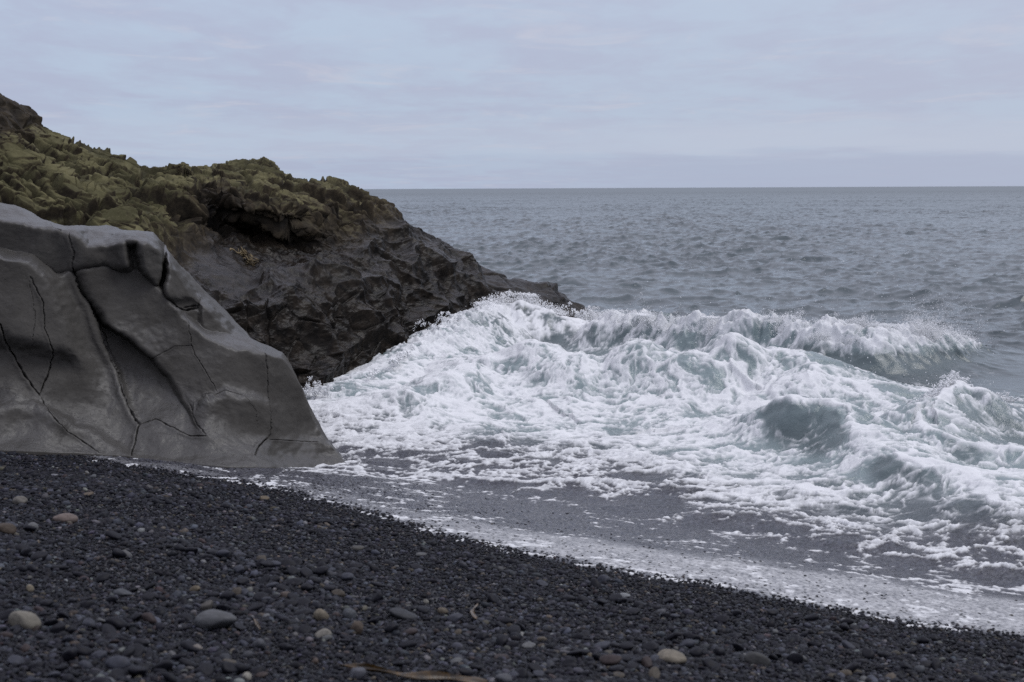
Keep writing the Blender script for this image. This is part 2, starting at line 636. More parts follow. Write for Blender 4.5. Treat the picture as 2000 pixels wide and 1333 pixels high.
    cracks = [([(480, 770), (500, 800), (505, 840)], 0.6, 0.02),
              ([(145, 535), (158, 575), (172, 592), (188, 640), (197, 665), (215, 700), (232, 730), (240, 765), (252, 790), (262, 815), (273, 829)], 3.4, 0.16),
              ([(275, 829), (305, 821), (345, 840), (372, 852), (402, 855)], 1.6, 0.06), ([(272, 831), (262, 868), (257, 891)], 1.7, 0.07),
              ([(-60, 560), (0, 635), (12, 668), (28, 695), (45, 730), (62, 755), (77, 776)], 2.6, 0.13),
              ([(60, 540), (85, 590), (88, 640), (103, 685), (103, 700), (92, 735), (77, 772)], 1.7, 0.07),
              ([(80, 780), (92, 810), (120, 838), (160, 860), (195, 886)], 1.5, 0.05),
              ([(519, 692), (524, 740), (530, 785), (529, 850), (505, 873), (497, 892)], 1.9, 0.09),
              ([(367, 625), (375, 680), (410, 740), (425, 766)], 1.1, 0.03), ([(370, 790), (385, 830), (402, 852)], 1.1, 0.03),
              ([(528, 858), (575, 864), (622, 864)], 1.1, 0.03), 
              ([(133, 458), (142, 476), (147, 492), (142, 535)], 2.0, 0.08), ([(56, 545), (70, 620), (62, 680)], 0.8, 0.02),
              ([(390, 568), (393, 584), (385, 597), (362, 600)], 1.6, 0.06),
              ([(259, 476), (262, 498), (257, 514)], 1.2, 0.08),
              ([(342, 600), (366, 606), (386, 600)], 3.0, 0.12), ([(300, 700), (340, 678), (375, 675)], 0.9, 0.02),
              ([(100, 437), (103, 447), (118, 455)], 1.3, 0.05), ([(398, 785), (440, 762), (480, 770)], 0.9, 0.02)]
    for pts, w, dep in cracks:
        sd, _, ss = polydist(PX.astype(F) + wob, PY.astype(F), pts)
        ad = np.abs(sd)
        L = ss.max()
        taper = np.clip(np.minimum(ss, L - ss) / (0.12 * L) + 0.25, 0, 1)
        wv = 0.8 * w * np.clip(0.45 + 0.9 * np.abs(pn2(ss / 22, ss * 0, 70 + len(pts))) + 0.25 * pn2(ss / 6, ss * 0, 75), 0.3, 1.3)
        pc -= dep * taper * np.exp(-(ad / wv) ** 4)
        # a broken, slightly raised lip on one side and a hollow on the other
        pc += dep * 0.18 * taper * np.exp(-((sd - 2.2 * w) / (2.2 * w)) ** 2)
    cr = pc.copy()
    # worn arrises where the slabs turn from top to face
    arris = [([(420, 770), (400, 790), (370, 800)], 0.06, 16), ([(0, 760), (60, 790), (130, 850)], 0.06, 20)]
    for pts, amp, wd in arris:
        sd, _, ss = polydist(PX.astype(F) + 2.0 * wob, PY.astype(F) + wob, pts)
        L = ss.max()
        pc += 1.05 * amp * np.exp(-np.sqrt((sd / wd) ** 2 + 0.012)) * np.clip(np.minimum(ss, L - ss) / (0.15 * L) + 0.1, 0, 1) * sstep(-2, 26, PY - cp[None])
    d[1:R + 1] += pc
    edge = np.ones_like(d)
    edge[0] = 0
    P = P + N * (d * edge)[..., None]
    crackm = np.zeros(P.shape[:2])
    crackm[1:R + 1] = np.clip(-cr / 0.03, 0, 1)
    # wet film: patches that the last splash reached
    NN = grid_normals(P)
    NN *= np.sign((NN[1:R + 1] * np.array([0, -1, 0.3])).sum(-1).mean())
    film = sstep(0.40, 0.90, 0.7 * N[..., 2] + 0.3 * NN[..., 2] + 0.06 * fbm3(p * np.array([2.5, 2.5, 5], F), 3, 63)) + 0.15 * sstep(0.9, 0.5, P[..., 2] - 0.4 * fbm3(p * 1.2, 3, 64))
    me = grid_mesh("sea_worn_rock", P, {"crack": crackm, "wet": np.clip(film, 0, 1)})
    m, t, b = material("sea worn grey basalt")
    v = objcoord(t)
    n1 = t.noise(v, 1.1, 5, 0.6, 0.4)
    n2 = t.noise(t.scalevec(v, (1, 1, 3.2)), 2.6, 6, 0.65, 0.8)
    n3 = t.noise(v, 40, 4, 0.7)
    c = t.mix(t.ramp(n1, 0.38, 0.66), (0.038, 0.0355, 0.032, 1), (0.053, 0.050, 0.0455, 1))
    c = t.mix(t.math('MULTIPLY', t.ramp(n2, 0.40, 0.75), 0.30), c, (0.030, 0.0275, 0.025, 1))
    c = t.mix(t.math('MULTIPLY', t.ramp(n3, 0.5, 0.75), 0.25), c, (0.09, 0.09, 0.09, 1))
    c = t.mix(t.math('MULTIPLY', t.attr("crack"), 0.55), c, (0.02, 0.02, 0.02, 1))
    t.link(c, b.inputs['Base Color'])
    wet = t.math('MULTIPLY', t.attr("wet"), t.ramp(n2, 0.3, 0.6, 0.75, 1.0))
    c = t.mix(t.math('MULTIPLY', wet, 0.25), c, (0.045, 0.044, 0.043, 1))
    t.link(c, b.inputs['Base Color'])
    t.link(t.ramp(wet, 0.0, 1.0, 0.75, 0.36), b.inputs['Roughness'])
    t.link(t.ramp(wet, 0.0, 1.0, 0.10, 0.36), b.inputs['Specular IOR Level'])
    h = t.math('ADD', t.math('MULTIPLY', n3, 0.45), t.math('MULTIPLY', t.noise(v, 11, 5, 0.6), 0.45))
    pit = t.ramp(t.noise(v, 26, 3, 0.6), 0.30, 0.42)
    h = t.math('ADD', h, t.math('MULTIPLY', pit, 0.5))
    bump(t, b, h, 0.42, 0.018)
    o = obj("sea_worn_rock", me, m)
    tag(o, "smooth grey cracked rock on the black beach before the mossy crag", "rock")


def crag_material():
    m, t, b = material("dark fractured basalt")
    v = objcoord(t)
    moss = t.attr("moss")
    n1 = t.noise(v, 0.9, 6, 0.62, 0.5)
    n2 = t.noise(v, 3.6, 6, 0.66, 0.4)
    n3 = t.noise(v, 22, 4, 0.7)
    rock = t.mix(t.ramp(n2, 0.35, 0.7), (0.006, 0.0052, 0.0046, 1), (0.022, 0.0175, 0.0135, 1))
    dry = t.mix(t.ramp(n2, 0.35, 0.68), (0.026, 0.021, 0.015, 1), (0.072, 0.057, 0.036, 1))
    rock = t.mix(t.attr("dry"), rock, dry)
    green = t.mix(t.ramp(n1, 0.38, 0.64), (0.052, 0.049, 0.026, 1), (0.118, 0.108, 0.056, 1))
    green = t.mix(t.math('MULTIPLY', t.ramp(n3, 0.5, 0.75), 0.35), green, (0.14, 0.125, 0.075, 1))
    f = t.ramp(t.math('ADD', moss, t.math('MULTIPLY', t.math('SUBTRACT', n2, 0.5), 1.5)), 0.30, 0.75)
    c = t.mix(f, rock, green)
    c = t.mix(t.math('MULTIPLY', t.attr("crack"), 0.5), c, (0.018, 0.017, 0.016, 1))
    t.link(c, b.inputs['Base Color'])
    r = t.math('ADD', t.math('MULTIPLY', t.math('MAXIMUM', f, t.attr("dry")), 0.42), t.ramp(n1, 0.3, 0.7, 0.44, 0.30))
    r = t.math('SUBTRACT', r, t.math('MULTIPLY', t.attr('wet'), 0.10))
    t.link(r, b.inputs['Roughness'])
    wet = t.attr('wet')
    t.link(t.ramp(wet, 0.0, 1.0, 0.04, 0.15), b.inputs['Specular IOR Level'])
    h = t.math('ADD', t.math('MULTIPLY', n3, 0.3), t.noise(v, 7, 6, 0.62))
    bump(t, b, h, 0.5, 0.04)
    return m


CRAG_MAT = crag_material()


def facets(p, seed, crease=0.12):
    """angular blocks: every cell gets its own tilted plane; dark joints between them"""
    f1, f2, h, off = vor3(p, seed)
    a = u01(h) - 0.5
    b = u01(h * np.uint32(2654435761)) - 0.5
    c = u01(h * np.uint32(40503) ^ (h >> np.uint32(5))) - 0.5
    lvl = u01(h * np.uint32(69069) + np.uint32(7)) - 0.5
    plane = off[..., 0] * a + off[..., 1] * b + off[..., 2] * c
    joint = np.exp(-((f2 - f1) / crease) ** 2)
    body = sstep(0.0, 0.13, f2 - f1)
    return body * (1.5 * plane + 0.5 * lvl + 0.22) - 0.1, joint, f1


def build_crag():
    crest = interp([(-320, 20), (-200, 60), (-80, 130), (0, 182), (25, 198), (60, 216), (85, 241), (130, 266), (180, 291), (225, 307), (265, 327), (300, 333), (330, 330), (345, 326), (357, 318), (372, 329),
                    (395, 331), (440, 322), (470, 318), (495, 315), (515, 321), (530, 326), (555, 344), (575, 352), (600, 354), (640, 357), (665, 361), (685, 368), (702, 377), (735, 382), (755, 389), (770, 402), (790, 430),
                    (815, 445), (830, 450), (860, 465), (885, 487), (905, 502), (920, 516), (935, 533), (948, 552), (958, 572), (966, 590)])
    base = interp([(-320, 600), (0, 560), (200, 600), (300, 640), (380, 720), (460, 780), (560, 790), (620, 790), (660, 785), (700, 758), (750, 728), (800, 702), (850, 670), (900, 640), (945, 610), (966, 598)])
    px = np.linspace(-320, 965, 1150)
    cp = smooth1(crest(px), 3)
    bp = np.maximum(smooth1(base(px), 25), cp + 1)
    g = [(-320, 500, 22), (-320, 300, 24.5), (-320, 20, 31), (0, 520, 23), (0, 400, 24.2), (0, 300, 26.6), (0, 240, 28.2), (0, 182, 30.5),
         (100, 500, 23.6), (100, 420, 24.8), (100, 340, 27.2), (100, 250, 31.5), (200, 540, 24), (200, 430, 25.6), (200, 370, 28), (205, 300, 32.5),
         (300, 600, 24.6), (300, 520, 25.6), (300, 445, 26.8), (300, 390, 29.2), (300, 333, 33.5), (380, 700, 25), (380, 560, 26), (380, 520, 27.6), (400, 480, 29.2), (425, 430, 31.4), (385, 405, 30.6), (400, 362, 32.2), (400, 330, 34.8),
         (450, 760, 25.3), (450, 570, 26.8), (460, 525, 28.3), (480, 503, 30.2), (490, 470, 31.9), (480, 440, 31.9), (480, 416, 30.7), (480, 390, 31.2), (480, 350, 33), (495, 315, 36),
         (560, 780, 26.0), (560, 700, 26.5), (560, 600, 27.2), (560, 560, 27.9), (570, 530, 30.4), (560, 495, 31.9), (560, 450, 32.0), (560, 425, 31.3), (560, 400, 31.6), (570, 370, 33.5), (570, 350, 36),
         (620, 780, 26.5), (650, 770, 27.2), (650, 700, 28), (650, 620, 28.7), (650, 570, 29.5), (650, 530, 31), (640, 490, 32.4), (640, 430, 32.9), (640, 390, 34), (650, 358, 37),
         (700, 745, 28.6), (720, 690, 29.4), (740, 640, 30.5), (740, 580, 31.3), (740, 520, 32.5), (740, 460, 34), (740, 420, 35.5), (740, 383, 38.5),
         (800, 690, 31.3), (850, 650, 33), (850, 560, 34.2), (850, 500, 35.8), (840, 456, 38.5), (900, 630, 34.6), (920, 585, 35.6), (910, 550, 36.7), (910, 508, 39.5), (950, 572, 37.4), (965, 592, 38)]
    g = np.array(g, float)
    f = tps(g[:, :2] / 100.0, g[:, 2], 2e-3)
    P, PX, PY = rock_sheet(px, bp, cp, lambda x, y: f(x / 100.0, y / 100.0), 760, 50, 7.0, 1.0)
    R = PX.shape[0]
    N = grid_normals(P)
    N *= np.sign((N[1:R + 1] * np.array([0, -1, 0.3])).sum(-1).mean())
    p = P.astype(F)
    PXf = np.concatenate([PX[:1], PX, np.broadcast_to(PX[-1:], (50, len(px)))], 0)
    PYf = np.concatenate([PY[:1], PY, np.broadcast_to(PY[-1:], (50, len(px)))], 0)
    # upper blocky part vs lower wave-scalloped part; the divide runs down towards the right
    divide = np.interp(PXf, [-320, 0, 300, 420, 560, 650, 760, 850, 960], [560, 560, 480, 470, 465, 455, 420, 440, 520]) + 30 * pn2(PXf / 60, PYf / 60, 80)
    up = sstep(-30, 30, divide - PYf)
    w3 = np.stack([pn3(p * 0.8, 81), pn3(p * 0.8, 82), pn3(p * 0.8, 83)], -1)
    q = p + 0.35 * w3
    dip = np.stack([q[..., 0] * 0.87 - q[..., 2] * 0.5, q[..., 1], q[..., 2] * 0.87 + q[..., 0] * 0.5], -1)   # beds dip seaward
    bl1, j1, _ = facets(dip * np.array([0.55, 0.7, 1.0], F), 84, 0.07)
    bl2, j2, _ = facets((dip + 0.1 * w3) * np.array([1.5, 1.7, 2.6], F), 85, 0.09)
    bl3, j3, _ = facets(dip * 4.6, 86, 0.1)
    blocky = 0.44 * bl1 - 0.10 * j1 + 0.27 * bl2 - 0.06 * j2 + 0.10 * bl3 - 0.012 * j3 + 0.05 * fbm3(p * 2.2, 4, 87)
    # scallops: concave cups with sharp crests between
    qs = p + 0.55 * np.stack([pn3(p * 0.6, 91), pn3(p * 0.6, 92), pn3(p * 0.6, 93)], -1)
    s1, s2, _, _ = vor3(qs * np.array([0.72, 0.6, 1.15], F), 94)
    t1, t2, _, _ = vor3((qs + 0.25 * w3) * np.array([1.5, 1.3, 2.6], F), 95)
    sc = 0.62 * (s1 * s1 - 0.25) + 0.24 * (t1 * t1 - 0.25) + 0.10 * np.abs(fbm3(qs * np.array([1.2, 1, 2.4], F), 3, 99)) + 0.09 * fbm3(p * 2.6, 5, 96, 0.6) + 0.05 * (vor3((p + 0.1 * w3) * np.array([4.2, 3.6, 6.0], F), 93)[0] ** 2 - 0.2)
    e1, je, _ = facets((p + 0.25 * w3) * np.array([2.0, 1.5, 1.5], F), 97, 0.05)
    cliff = sstep(560, 610, PYf) * sstep(860, 760, PXf)
    sc = sc - cliff * 0.05 * je + cliff * 0.09 * e1
    slab = np.exp(-((PYf - np.interp(PXf, [250, 300, 400, 480, 520], [430, 466, 500, 532, 545])) / 30) ** 2) * sstep(250, 310, PXf) * sstep(520, 470, PXf)
    d = (up * blocky + (1 - up) * sc) * (1 - 0.75 * slab) + 0.3 * pn3(p * 0.35, 98)
    fade = np.ones_like(d)
    fade[0] = 0
    fade *= 1 - 0.55 * sstep(150, 40, PXf) * sstep(300, 230, PYf)
    tt = np.r_[0, np.linspace(0, 1, R), np.ones(50)][:, None]
    fade *= 1 - 0.50 * sstep(0.88, 1.0, tt)
    fade *= np.clip((965 - PXf) / 40, 0, 1) * 0.8 + 0.2
    P = P + N * (d * fade)[..., None]
    N2 = grid_normals(P)
    N2 *= np.sign((N2[1:R + 1] * np.array([0, -1, 0.3])).sum(-1).mean())
    # green algae: the high ground, thinning to the right, most on ledges that catch the light
    mz = np.interp(PXf, [-320, 0, 150, 300, 420, 560, 680, 760, 860], [570, 570, 540, 510, 420, 432, 436, 418, 340]) - PYf
    topdark = sstep(110, 20, np.hypot((PXf - 0) / 1.3, PYf - 205)) * 0.8
    moss = sstep(-100, 110, mz + 35 * fbm2(PXf / 45, PYf / 45, 3, 100)) * (0.46 + 0.52 * np.clip(N2[..., 2], -0.5, 1)) - topdark
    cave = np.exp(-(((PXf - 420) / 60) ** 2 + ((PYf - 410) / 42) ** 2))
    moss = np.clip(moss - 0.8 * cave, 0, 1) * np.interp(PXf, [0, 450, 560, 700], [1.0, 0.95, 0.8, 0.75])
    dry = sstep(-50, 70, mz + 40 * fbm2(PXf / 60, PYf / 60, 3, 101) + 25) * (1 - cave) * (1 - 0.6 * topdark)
    crack = np.clip(up * np.maximum(j1, 0.7 * j2) + (1 - up) * cliff * je, 0, 1)
    global CRAG_P
    CRAG_P = P[1:R + 1].reshape(-1, 3)
    low = sstep(-20, 60, PYf - divide + 10)
    wet = low * sstep(0.42, 0.95, N2[..., 2] + 0.15 * fbm3(p * 3, 3, 102))
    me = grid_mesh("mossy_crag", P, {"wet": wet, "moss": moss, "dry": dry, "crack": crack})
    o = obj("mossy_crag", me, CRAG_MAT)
    tag(o, "big fractured crag, olive green on top, black and wet above the surf", "crag")


def build_ledge():
    crest = interp([(860, 500), (900, 511), (930, 522), (955, 529), (975, 538), (990, 547), (1005, 541), (1020, 543), (1042, 552), (1060, 556), (1080, 562), (1100, 576), (1118, 588), (1135, 600), (1150, 610), (1175, 624)])
    base = interp([(860, 640), (1000, 632), (1100, 634), (1175, 634)])
    px = np.linspace(862, 1174, 260)
    cp, bp = smooth1(crest(px), 3), base(px)
    g = np.array([(860, 640, 36.5), (1000, 632, 37.0), (1100, 634, 37.6), (1175, 632, 39), (860, 560, 38), (940, 560, 38.2), (1000, 570, 38.6), (1060, 585, 38.6), (1130, 612, 39), (860, 500, 41), (940, 525, 41), (1000, 545, 40.6), (1060, 557, 40.6), (1120, 590, 40.4), (1174, 624, 40)], float)
    f = tps(g[:, :2] / 100.0, g[:, 2], 2e-3)
    P, PX, PY = rock_sheet(px, bp, cp, lambda x, y: f(x / 100.0, y / 100.0), 180, 30, 3.0, 1.0)
    N = grid_normals(P)
    N *= np.sign((N[1:180] * np.array([0, -1, 0.3])).sum(-1).mean())
    p = P.astype(F)
    bl, j, _ = facets(p * np.array([0.8, 0.7, 1.6], F), 110, 0.08)
    s1, _, _, _ = vor3(p * np.array([1.1, 0.9, 2.4], F), 111)
    d = 0.13 * bl - 0.03 * j + 0.16 * (s1 * s1 - 0.25) + 0.05 * fbm3(p * 3, 4, 112)
    d[0] = 0
    P = P + N * d[..., None]
    z = np.zeros(P.shape[:2])
    me = grid_mesh("low_rock", P, {"wet": z + 0.4, "moss": z, "dry": z + 0.08, "crack": np.clip(j, 0, 1)})
    o = obj("low_rock", me, CRAG_MAT)
    tag(o, "low black wet ledge of rock running out to sea past the crag", "rock")


build_grey_rock()
build_crag()
build_ledge()

# ------------------------------------------------------------------ the sea
def ocean_tile(n, L, wind, wdir, lmin, lmax, seed, hs):
    """one periodic tile of wind chop: height and the sideways pull of the crests"""
    r = np.random.default_rng(seed)
    k1 = np.fft.fftfreq(n, L / n) * 2 * np.pi
    KX, KY = np.meshgrid(k1, k1)
    K = np.hypot(KX, KY)
    K[0, 0] = 1e-6
    Lw = wind * wind / 9.81
    spec = np.exp(-1 / (K * Lw) ** 2) / K ** 4
    cosf = (KX * wdir[0] + KY * wdir[1]) / K
    spec *= (0.30 + cosf ** 2) * np.where(cosf < 0, 0.35, 1.0)
    spec[(K > 2 * np.pi / lmin) | (K < 2 * np.pi / lmax)] = 0
    A = np.sqrt(spec) * (r.normal(size=(n, n)) + 1j * r.normal(size=(n, n)))
    h = np.fft.ifft2(A).real
    s = hs / 4 / h.std()
    dx = np.fft.ifft2(1j * KX / K * A).real * s
    dy = np.fft.ifft2(1j * KY / K * A).real * s
    return np.stack([dx, dy, h * s], -1).astype(F), L


def sample_tile(tile, X, Y):
    T, L = tile
    n = T.shape[0]
    u, v = (X / L * n).astype(np.float64), (Y / L * n).astype(np.float64)
    iu, iv = np.floor(u).astype(np.int64), np.floor(v).astype(np.int64)
    fu, fv = (u - iu)[..., None].astype(F), (v - iv)[..., None].astype(F)
    fu, fv = fu * fu * (3 - 2 * fu), fv * fv * (3 - 2 * fv)
    a, b = iu % n, (iu + 1) % n
    c, d = iv % n, (iv + 1) % n
    return (T[c, a] * (1 - fu) + T[c, b] * fu) * (1 - fv) + (T[d, a] * (1 - fu) + T[d, b] * fu) * fv


_wd = np.array([-0.35, -0.94])
TILE_A = ocean_tile(448, 73.0, 3.0, _wd, 0.6, 30, 3, 0.24)
TILE_B = ocean_tile(256, 27.3, 1.7, np.array([0.25, -0.97]), 0.22, 4.0, 4, 0.18)


def chop(X, Y):
    a = sample_tile(TILE_A, X + 4 * fbm2(X / 60, Y / 60, 1, 120), Y)
    b = sample_tile(TILE_B, X * 0.94 + Y * 0.34, Y * 0.94 - X * 0.34)
    gust = 0.85 + 0.5 * pn2(X / 35, Y / 60, 121)
    return (a * 1.25 + b) * gust[..., None]


# crests: photo x, photo y of the crest, crest height, then the widths of face and back
RIDGES = {
    "back": ([(1090, 630, .35), (1150, 626, .7), (1200, 618, .95), (1250, 620, .95), (1330, 632, .9), (1420, 634, .95), (1500, 630, 1.0), (1600, 640, 1.0), (1700, 648, .98), (1780, 652, .85), (1840, 662, .6), (1890, 676, .25)], 0.95, 1.8, 0.3),
    "middle": ([(880, 700, .5), (960, 690, .8), (1010, 674, .95), (1060, 672, 1.0), (1110, 694, .85), (1180, 690, .85), (1250, 663, 1.15), (1310, 690, .92), (1380, 690, .95), (1430, 660, 1.2), (1480, 672, 1.05), (1540, 682, .95), (1600, 722, .78), (1680, 752, .55), (1780, 790, .35)], 1.15, 1.8, 0.12),
    "front": ([(1380, 830, .2), (1440, 806, .4), (1500, 780, .7), (1560, 768, .85), (1610, 775, .82), (1650, 800, .7), (1690, 835, .58), (1725, 868, .5), (1770, 893, .45), (1825, 908, .42), (1880, 922, .38), (1912, 940, .36), (1925, 966, .34), (1960, 975, .33), (2000, 984, .32), (2100, 1000, .3)], 0.62, 1.1, 0.25),
    "right": ([(1790, 800, .45), (1815, 778, .75), (1840, 758, .85), (1872, 748, .85), (1915, 762, .75), (1940, 790, .4)], 0.8, 1.0, 0.15),
    "right_rope": ([(1795, 800, .6), (1800, 830, .5), (1830, 846, .47), (1870, 852, .45), (1925, 862, .42), (2000, 869, .4), (2120, 880, .4)], 0.45, 0.8, 0.15),
    "left_roll": ([(610, 792, .25), (660, 785, .35), (720, 775, .42), (800, 757, .55), (880, 728, .72), (930, 712, .72), (990, 735, .5), (1040, 770, .3)], 0.8, 1.3, 0.05),
    "rope": ([(1022, 668, .95), (1044, 696, .75), (1040, 724, .6), (1062, 738, .52), (1095, 750, .4), (1110, 790, .25)], 0.22, 0.4, 0.12),
    "rope_two": ([(1250, 664, 1.1), (1262, 690, .85), (1258, 720, .62), (1290, 760, .4)], 0.25, 0.5, 0.1),
    "rope_three": ([(1432, 664, 1.15), (1424, 690, .95), (1432, 712, .8), (1452, 736, .6), (1470, 750, .5)], 0.2, 0.4, 0.12),
    "rock_wash": ([(700, 745, .4), (760, 712, .5), (830, 670, .7), (890, 638, .88), (940, 604, 1.1), (975, 582, 1.25), (1040, 590, 1.15), (1100, 610, .9), (1150, 632, .5)], 1.1, 1.3, 0.1),
    "lap": ([(420, 912, .02), (520, 917, .05), (600, 914, .07), (690, 916, .08), (800, 925, .08), (900, 932, .07), (1000, 940, .06), (1150, 948, .05), (1300, 952, .07), (1400, 958, .08), (1500, 962, .09), (1600, 972, .08), (1700, 1000, .06)], 0.10, 0.35, 0.0),
}
FOAM_PTS = [(650, 800, .97), (750, 780, .97), (850, 740, .97), (700, 830, .80), (800, 812, .92), (900, 800, .9), (640, 850, .45), (720, 862, .42), (850, 850, .52), (960, 850, .5), (1000, 820, .6), (950, 765, .92), (1000, 700, .97),
            (1100, 700, .95), (1100, 650, .95), (1200, 640, .95), (1180, 720, .88), (1250, 700, .85), (1350, 740, .62), (1300, 770, .8), (1200, 790, .85), (1100, 800, .88), (1080, 860, .68), (1180, 860, .78), (1300, 840, .78), (1400, 830, .9),
            (1400, 730, .62), (1380, 705, .6), (1460, 790, .9), (1450, 700, .8), (1530, 722, .58), (1600, 700, .12), (1700, 715, .02), (1800, 715, .02), (1950, 690, .0), (1650, 748, .5), (1750, 768, .6), (1560, 742, .68), (1560, 790, .85), (1560, 840, .22), (1620, 870, .25),
            (1640, 795, .8), (1700, 800, .85), (1760, 830, .75), (1850, 805, .65), (1900, 830, .4), (1980, 830, .35), (1880, 770, .85), (1960, 780, .4), (1970, 812, .38), (1800, 865, .75), (1880, 875, .35), (1980, 895, .8), (1700, 885, .93), (1640, 905, .85),
            (1780, 905, .9), (1860, 935, .85), (1950, 935, .88), (1740, 940, .25), (1800, 985, .15), (1900, 1005, .35), (1980, 1015, .62), (1650, 942, .8), (1550, 905, .75), (1450, 890, .7), (1350, 890, .65), (1500, 950, .66), (1600, 975, .48), (1700, 992, .42),
            (1400, 950, .42), (1200, 920, .5), (1050, 910, .48), (900, 900, .45), (800, 885, .38), (700, 920, .55), (620, 912, .6), (500, 915, .5), (900, 942, .25), (1100, 965, .12), (1300, 985, .12), (1500, 1012, .24), (1650, 1032, .32), (1800, 1062, .32), (1950, 1072, .38),
            (2000, 1130, .22), (1700, 1092, .14), (1500, 1062, .1), (1300, 1032, .08), (1000, 990, .05), (700, 955, .12), (500, 935, .08), (1200, 1090, .12), (1600, 1160, .14), (1900, 1210, .12), (2200, 1280, .1), (400, 920, .02), (2150, 900, .7), (2150, 1000, .5), (2150, 800, .3), (2150, 700, .0),
            (1130, 666, .5), (1180, 672, .5), (1330, 672, .32), (1385, 672, .32), (1330, 722, .5), (1400, 745, .5), (1280, 742, .62), (1240, 800, .7), (1340, 800, .72), (1160, 700, .72), (600, 775, .9), (900, 650, .95), (1000, 600, .95), (1060, 620, .72), (1100, 600, .9), (1100, 632, .7), (820, 690, .8), (760, 730, .8), (720, 755, .8), (900, 690, .9)]


def surf_fields(X, Y):
    """height, sideways shift, foam cover for plan positions in the surf"""
    X = X.astype(F)
    Y = Y.astype(F)
    edge = wash_edge(X, Y)
    s = SN[0] * X + SN[1] * Y
    zb = beach_z(X, Y).astype(F)
    inshore = sstep(5.0, 2.2, s - edge)                    # 1 on the wash, 0 in deep water
    sea = sstep(31.0, 40.0, Y)
    c = chop(X, Y)
    calm = (0.35 + 0.65 * sea) * (1 - inshore)
    h = 0.06 * (1 - sea) + c[..., 2] * calm
    dx, dy = c[..., 0] * calm, c[..., 1] * calm
    wob = 0.22 * fbm2(X * 1.3, Y * 1.3, 3, 130)
    wobx = 0.22 * fbm2(X * 1.3 + 40, Y * 1.3, 3, 131)
    lump = fbm2(X * 2.0, Y * 1.7, 3, 132)
    rid_foam = np.zeros_like(X)
    hr = np.zeros_like(X)
    face = np.zeros_like(X)
    sh = np.zeros_like(X)
    for name, (pts, wf, wb, curl) in RIDGES.items():
        a = np.array(pts, float)
        W = at_z(a[:, 0], a[:, 1], a[:, 2])
        k = 0.25 if name in ("lap",) else (0.6 if "rope" in name else 1.0)
        sd, hv, ss = polydist(X + wobx * k, Y + wob * k, [tuple(w[:2]) for w in W], [p[2] for p in pts])
        hv = hv * (1 + (0.42 if name == "back" else 0.14) * fbm2(ss * 1.7, ss * 0 + 7, 2, 140 + len(pts)))
        prof = np.where(sd < 0, np.exp(-np.abs(sd / wf) ** 1.7), np.exp(-(sd / wb) ** 2))
        hh = np.maximum(hv - 0.10, 0.03) * prof
        hr = np.maximum(hr, hh) + 0.08 * np.minimum(hr, hh)
        sh = np.maximum(sh, curl * prof ** 2 * np.clip(hv, 0, 1))
        cap = np.exp(-((sd - 0.02) / (0.10 + 0.12 * wf)) ** 2) * sstep(0.03, 0.25, hv)
        if name == "back":
            cap = np.maximum(cap, np.exp(-np.abs((sd + 0.15) / 0.55) ** 3) * sstep(.2, .6, hv))
            face = np.maximum(face, 0.4 * np.exp(-((sd + 0.9) / 0.5) ** 2) * hv)
        elif name == "rock_wash":
            cap = np.exp(-(sd / 1.0) ** 2) * 0.9 * sstep(0, .5, hv)
        elif name == "lap":
            cap = np.exp(-(np.where(sd < 0, sd / 0.06, sd / 0.25)) ** 2) * 0.85
        else:
            face = np.maximum(face, np.exp(-((sd + 0.5 * wf) / (0.6 * wf)) ** 2) * hv)
        rid_foam = np.maximum(rid_foam, cap)
    # foam cover from what the picture shows where
    ctrl = np.array(FOAM_PTS, float)
    ctrl[:, 2] += 0.12 * ((ctrl[:, 1] > 940) & (ctrl[:, 0] > 1350) & (ctrl[:, 2] < 0.6) & (ctrl[:, 2] > 0.1))
    W = at_z(ctrl[:, 0], ctrl[:, 1], np.where(ctrl[:, 1] < 900, 0.3, 0.15))
    num = np.zeros_like(X)
    den = np.full_like(X, 1e-9)
    for k in range(len(ctrl)):
        sc = (W[k, 1] / 24.0)
        r2 = ((X - W[k, 0]) / (0.62 * sc)) ** 2 + ((Y - W[k, 1]) / (1.15 * sc)) ** 2
        w = 1.0 / (r2 + 0.12) ** 2
        num += w * F(ctrl[k, 2])
        den += w
    cov = num / den * sstep(35.5, 33.0, Y + 0.0 * X - 4.0 * sstep(1.5, -1.0, X))
    cov = np.maximum(cov, 0.97 * rid_foam)
    h = h + hr
    # churned relief: soft lumps and rolled ropes in the foam
    act = sstep(0.15, 0.7, cov) * (1 - 0.8 * inshore) * (1 - sea)
    wx = X + 0.35 * fbm2(X * 0.9, Y * 0.7, 2, 150)
    wy = Y + 0.5 * fbm2(X * 0.9 + 9, Y * 0.7, 2, 151)
    rope = 1 - np.abs(fbm2(wx * 0.75, wy * 1.15, 2, 152)) * 3.2
    rope = np.clip(rope, 0, 1) ** 3
    h = h + act * (0.05 * fbm2(wx * 0.7, wy * 0.8, 2, 153) + 0.034 * rope + 0.014 * lump - 0.02)
    near_back = sstep(28.5, 30.5, Y) * sstep(35, 33.5, Y) * rid_foam
    bill = 1 - 2 * np.abs(fbm2(X * 2.6, Y * 2.6, 3, 154))
    h = h + near_back * 0.22 * bill
    sand = sstep(8.5, 4.5, s - edge + 1.2 * fbm2(X * .5, Y * .5, 2, 172))
    # cellular foam texture, drawn out along the flow
    fx = X + 0.45 * fbm2(X * 0.9, Y * 0.9, 3, 160) + 0.08 * fbm2(X * 5, Y * 5, 2, 161)
    fy = Y + 0.55 * fbm2(X * 0.8 + 5, Y * 0.8, 3, 162) + 0.10 * fbm2(X * 4 + 5, Y * 4, 2, 158)
    steep = np.clip(face * 1.3, 0, 1)
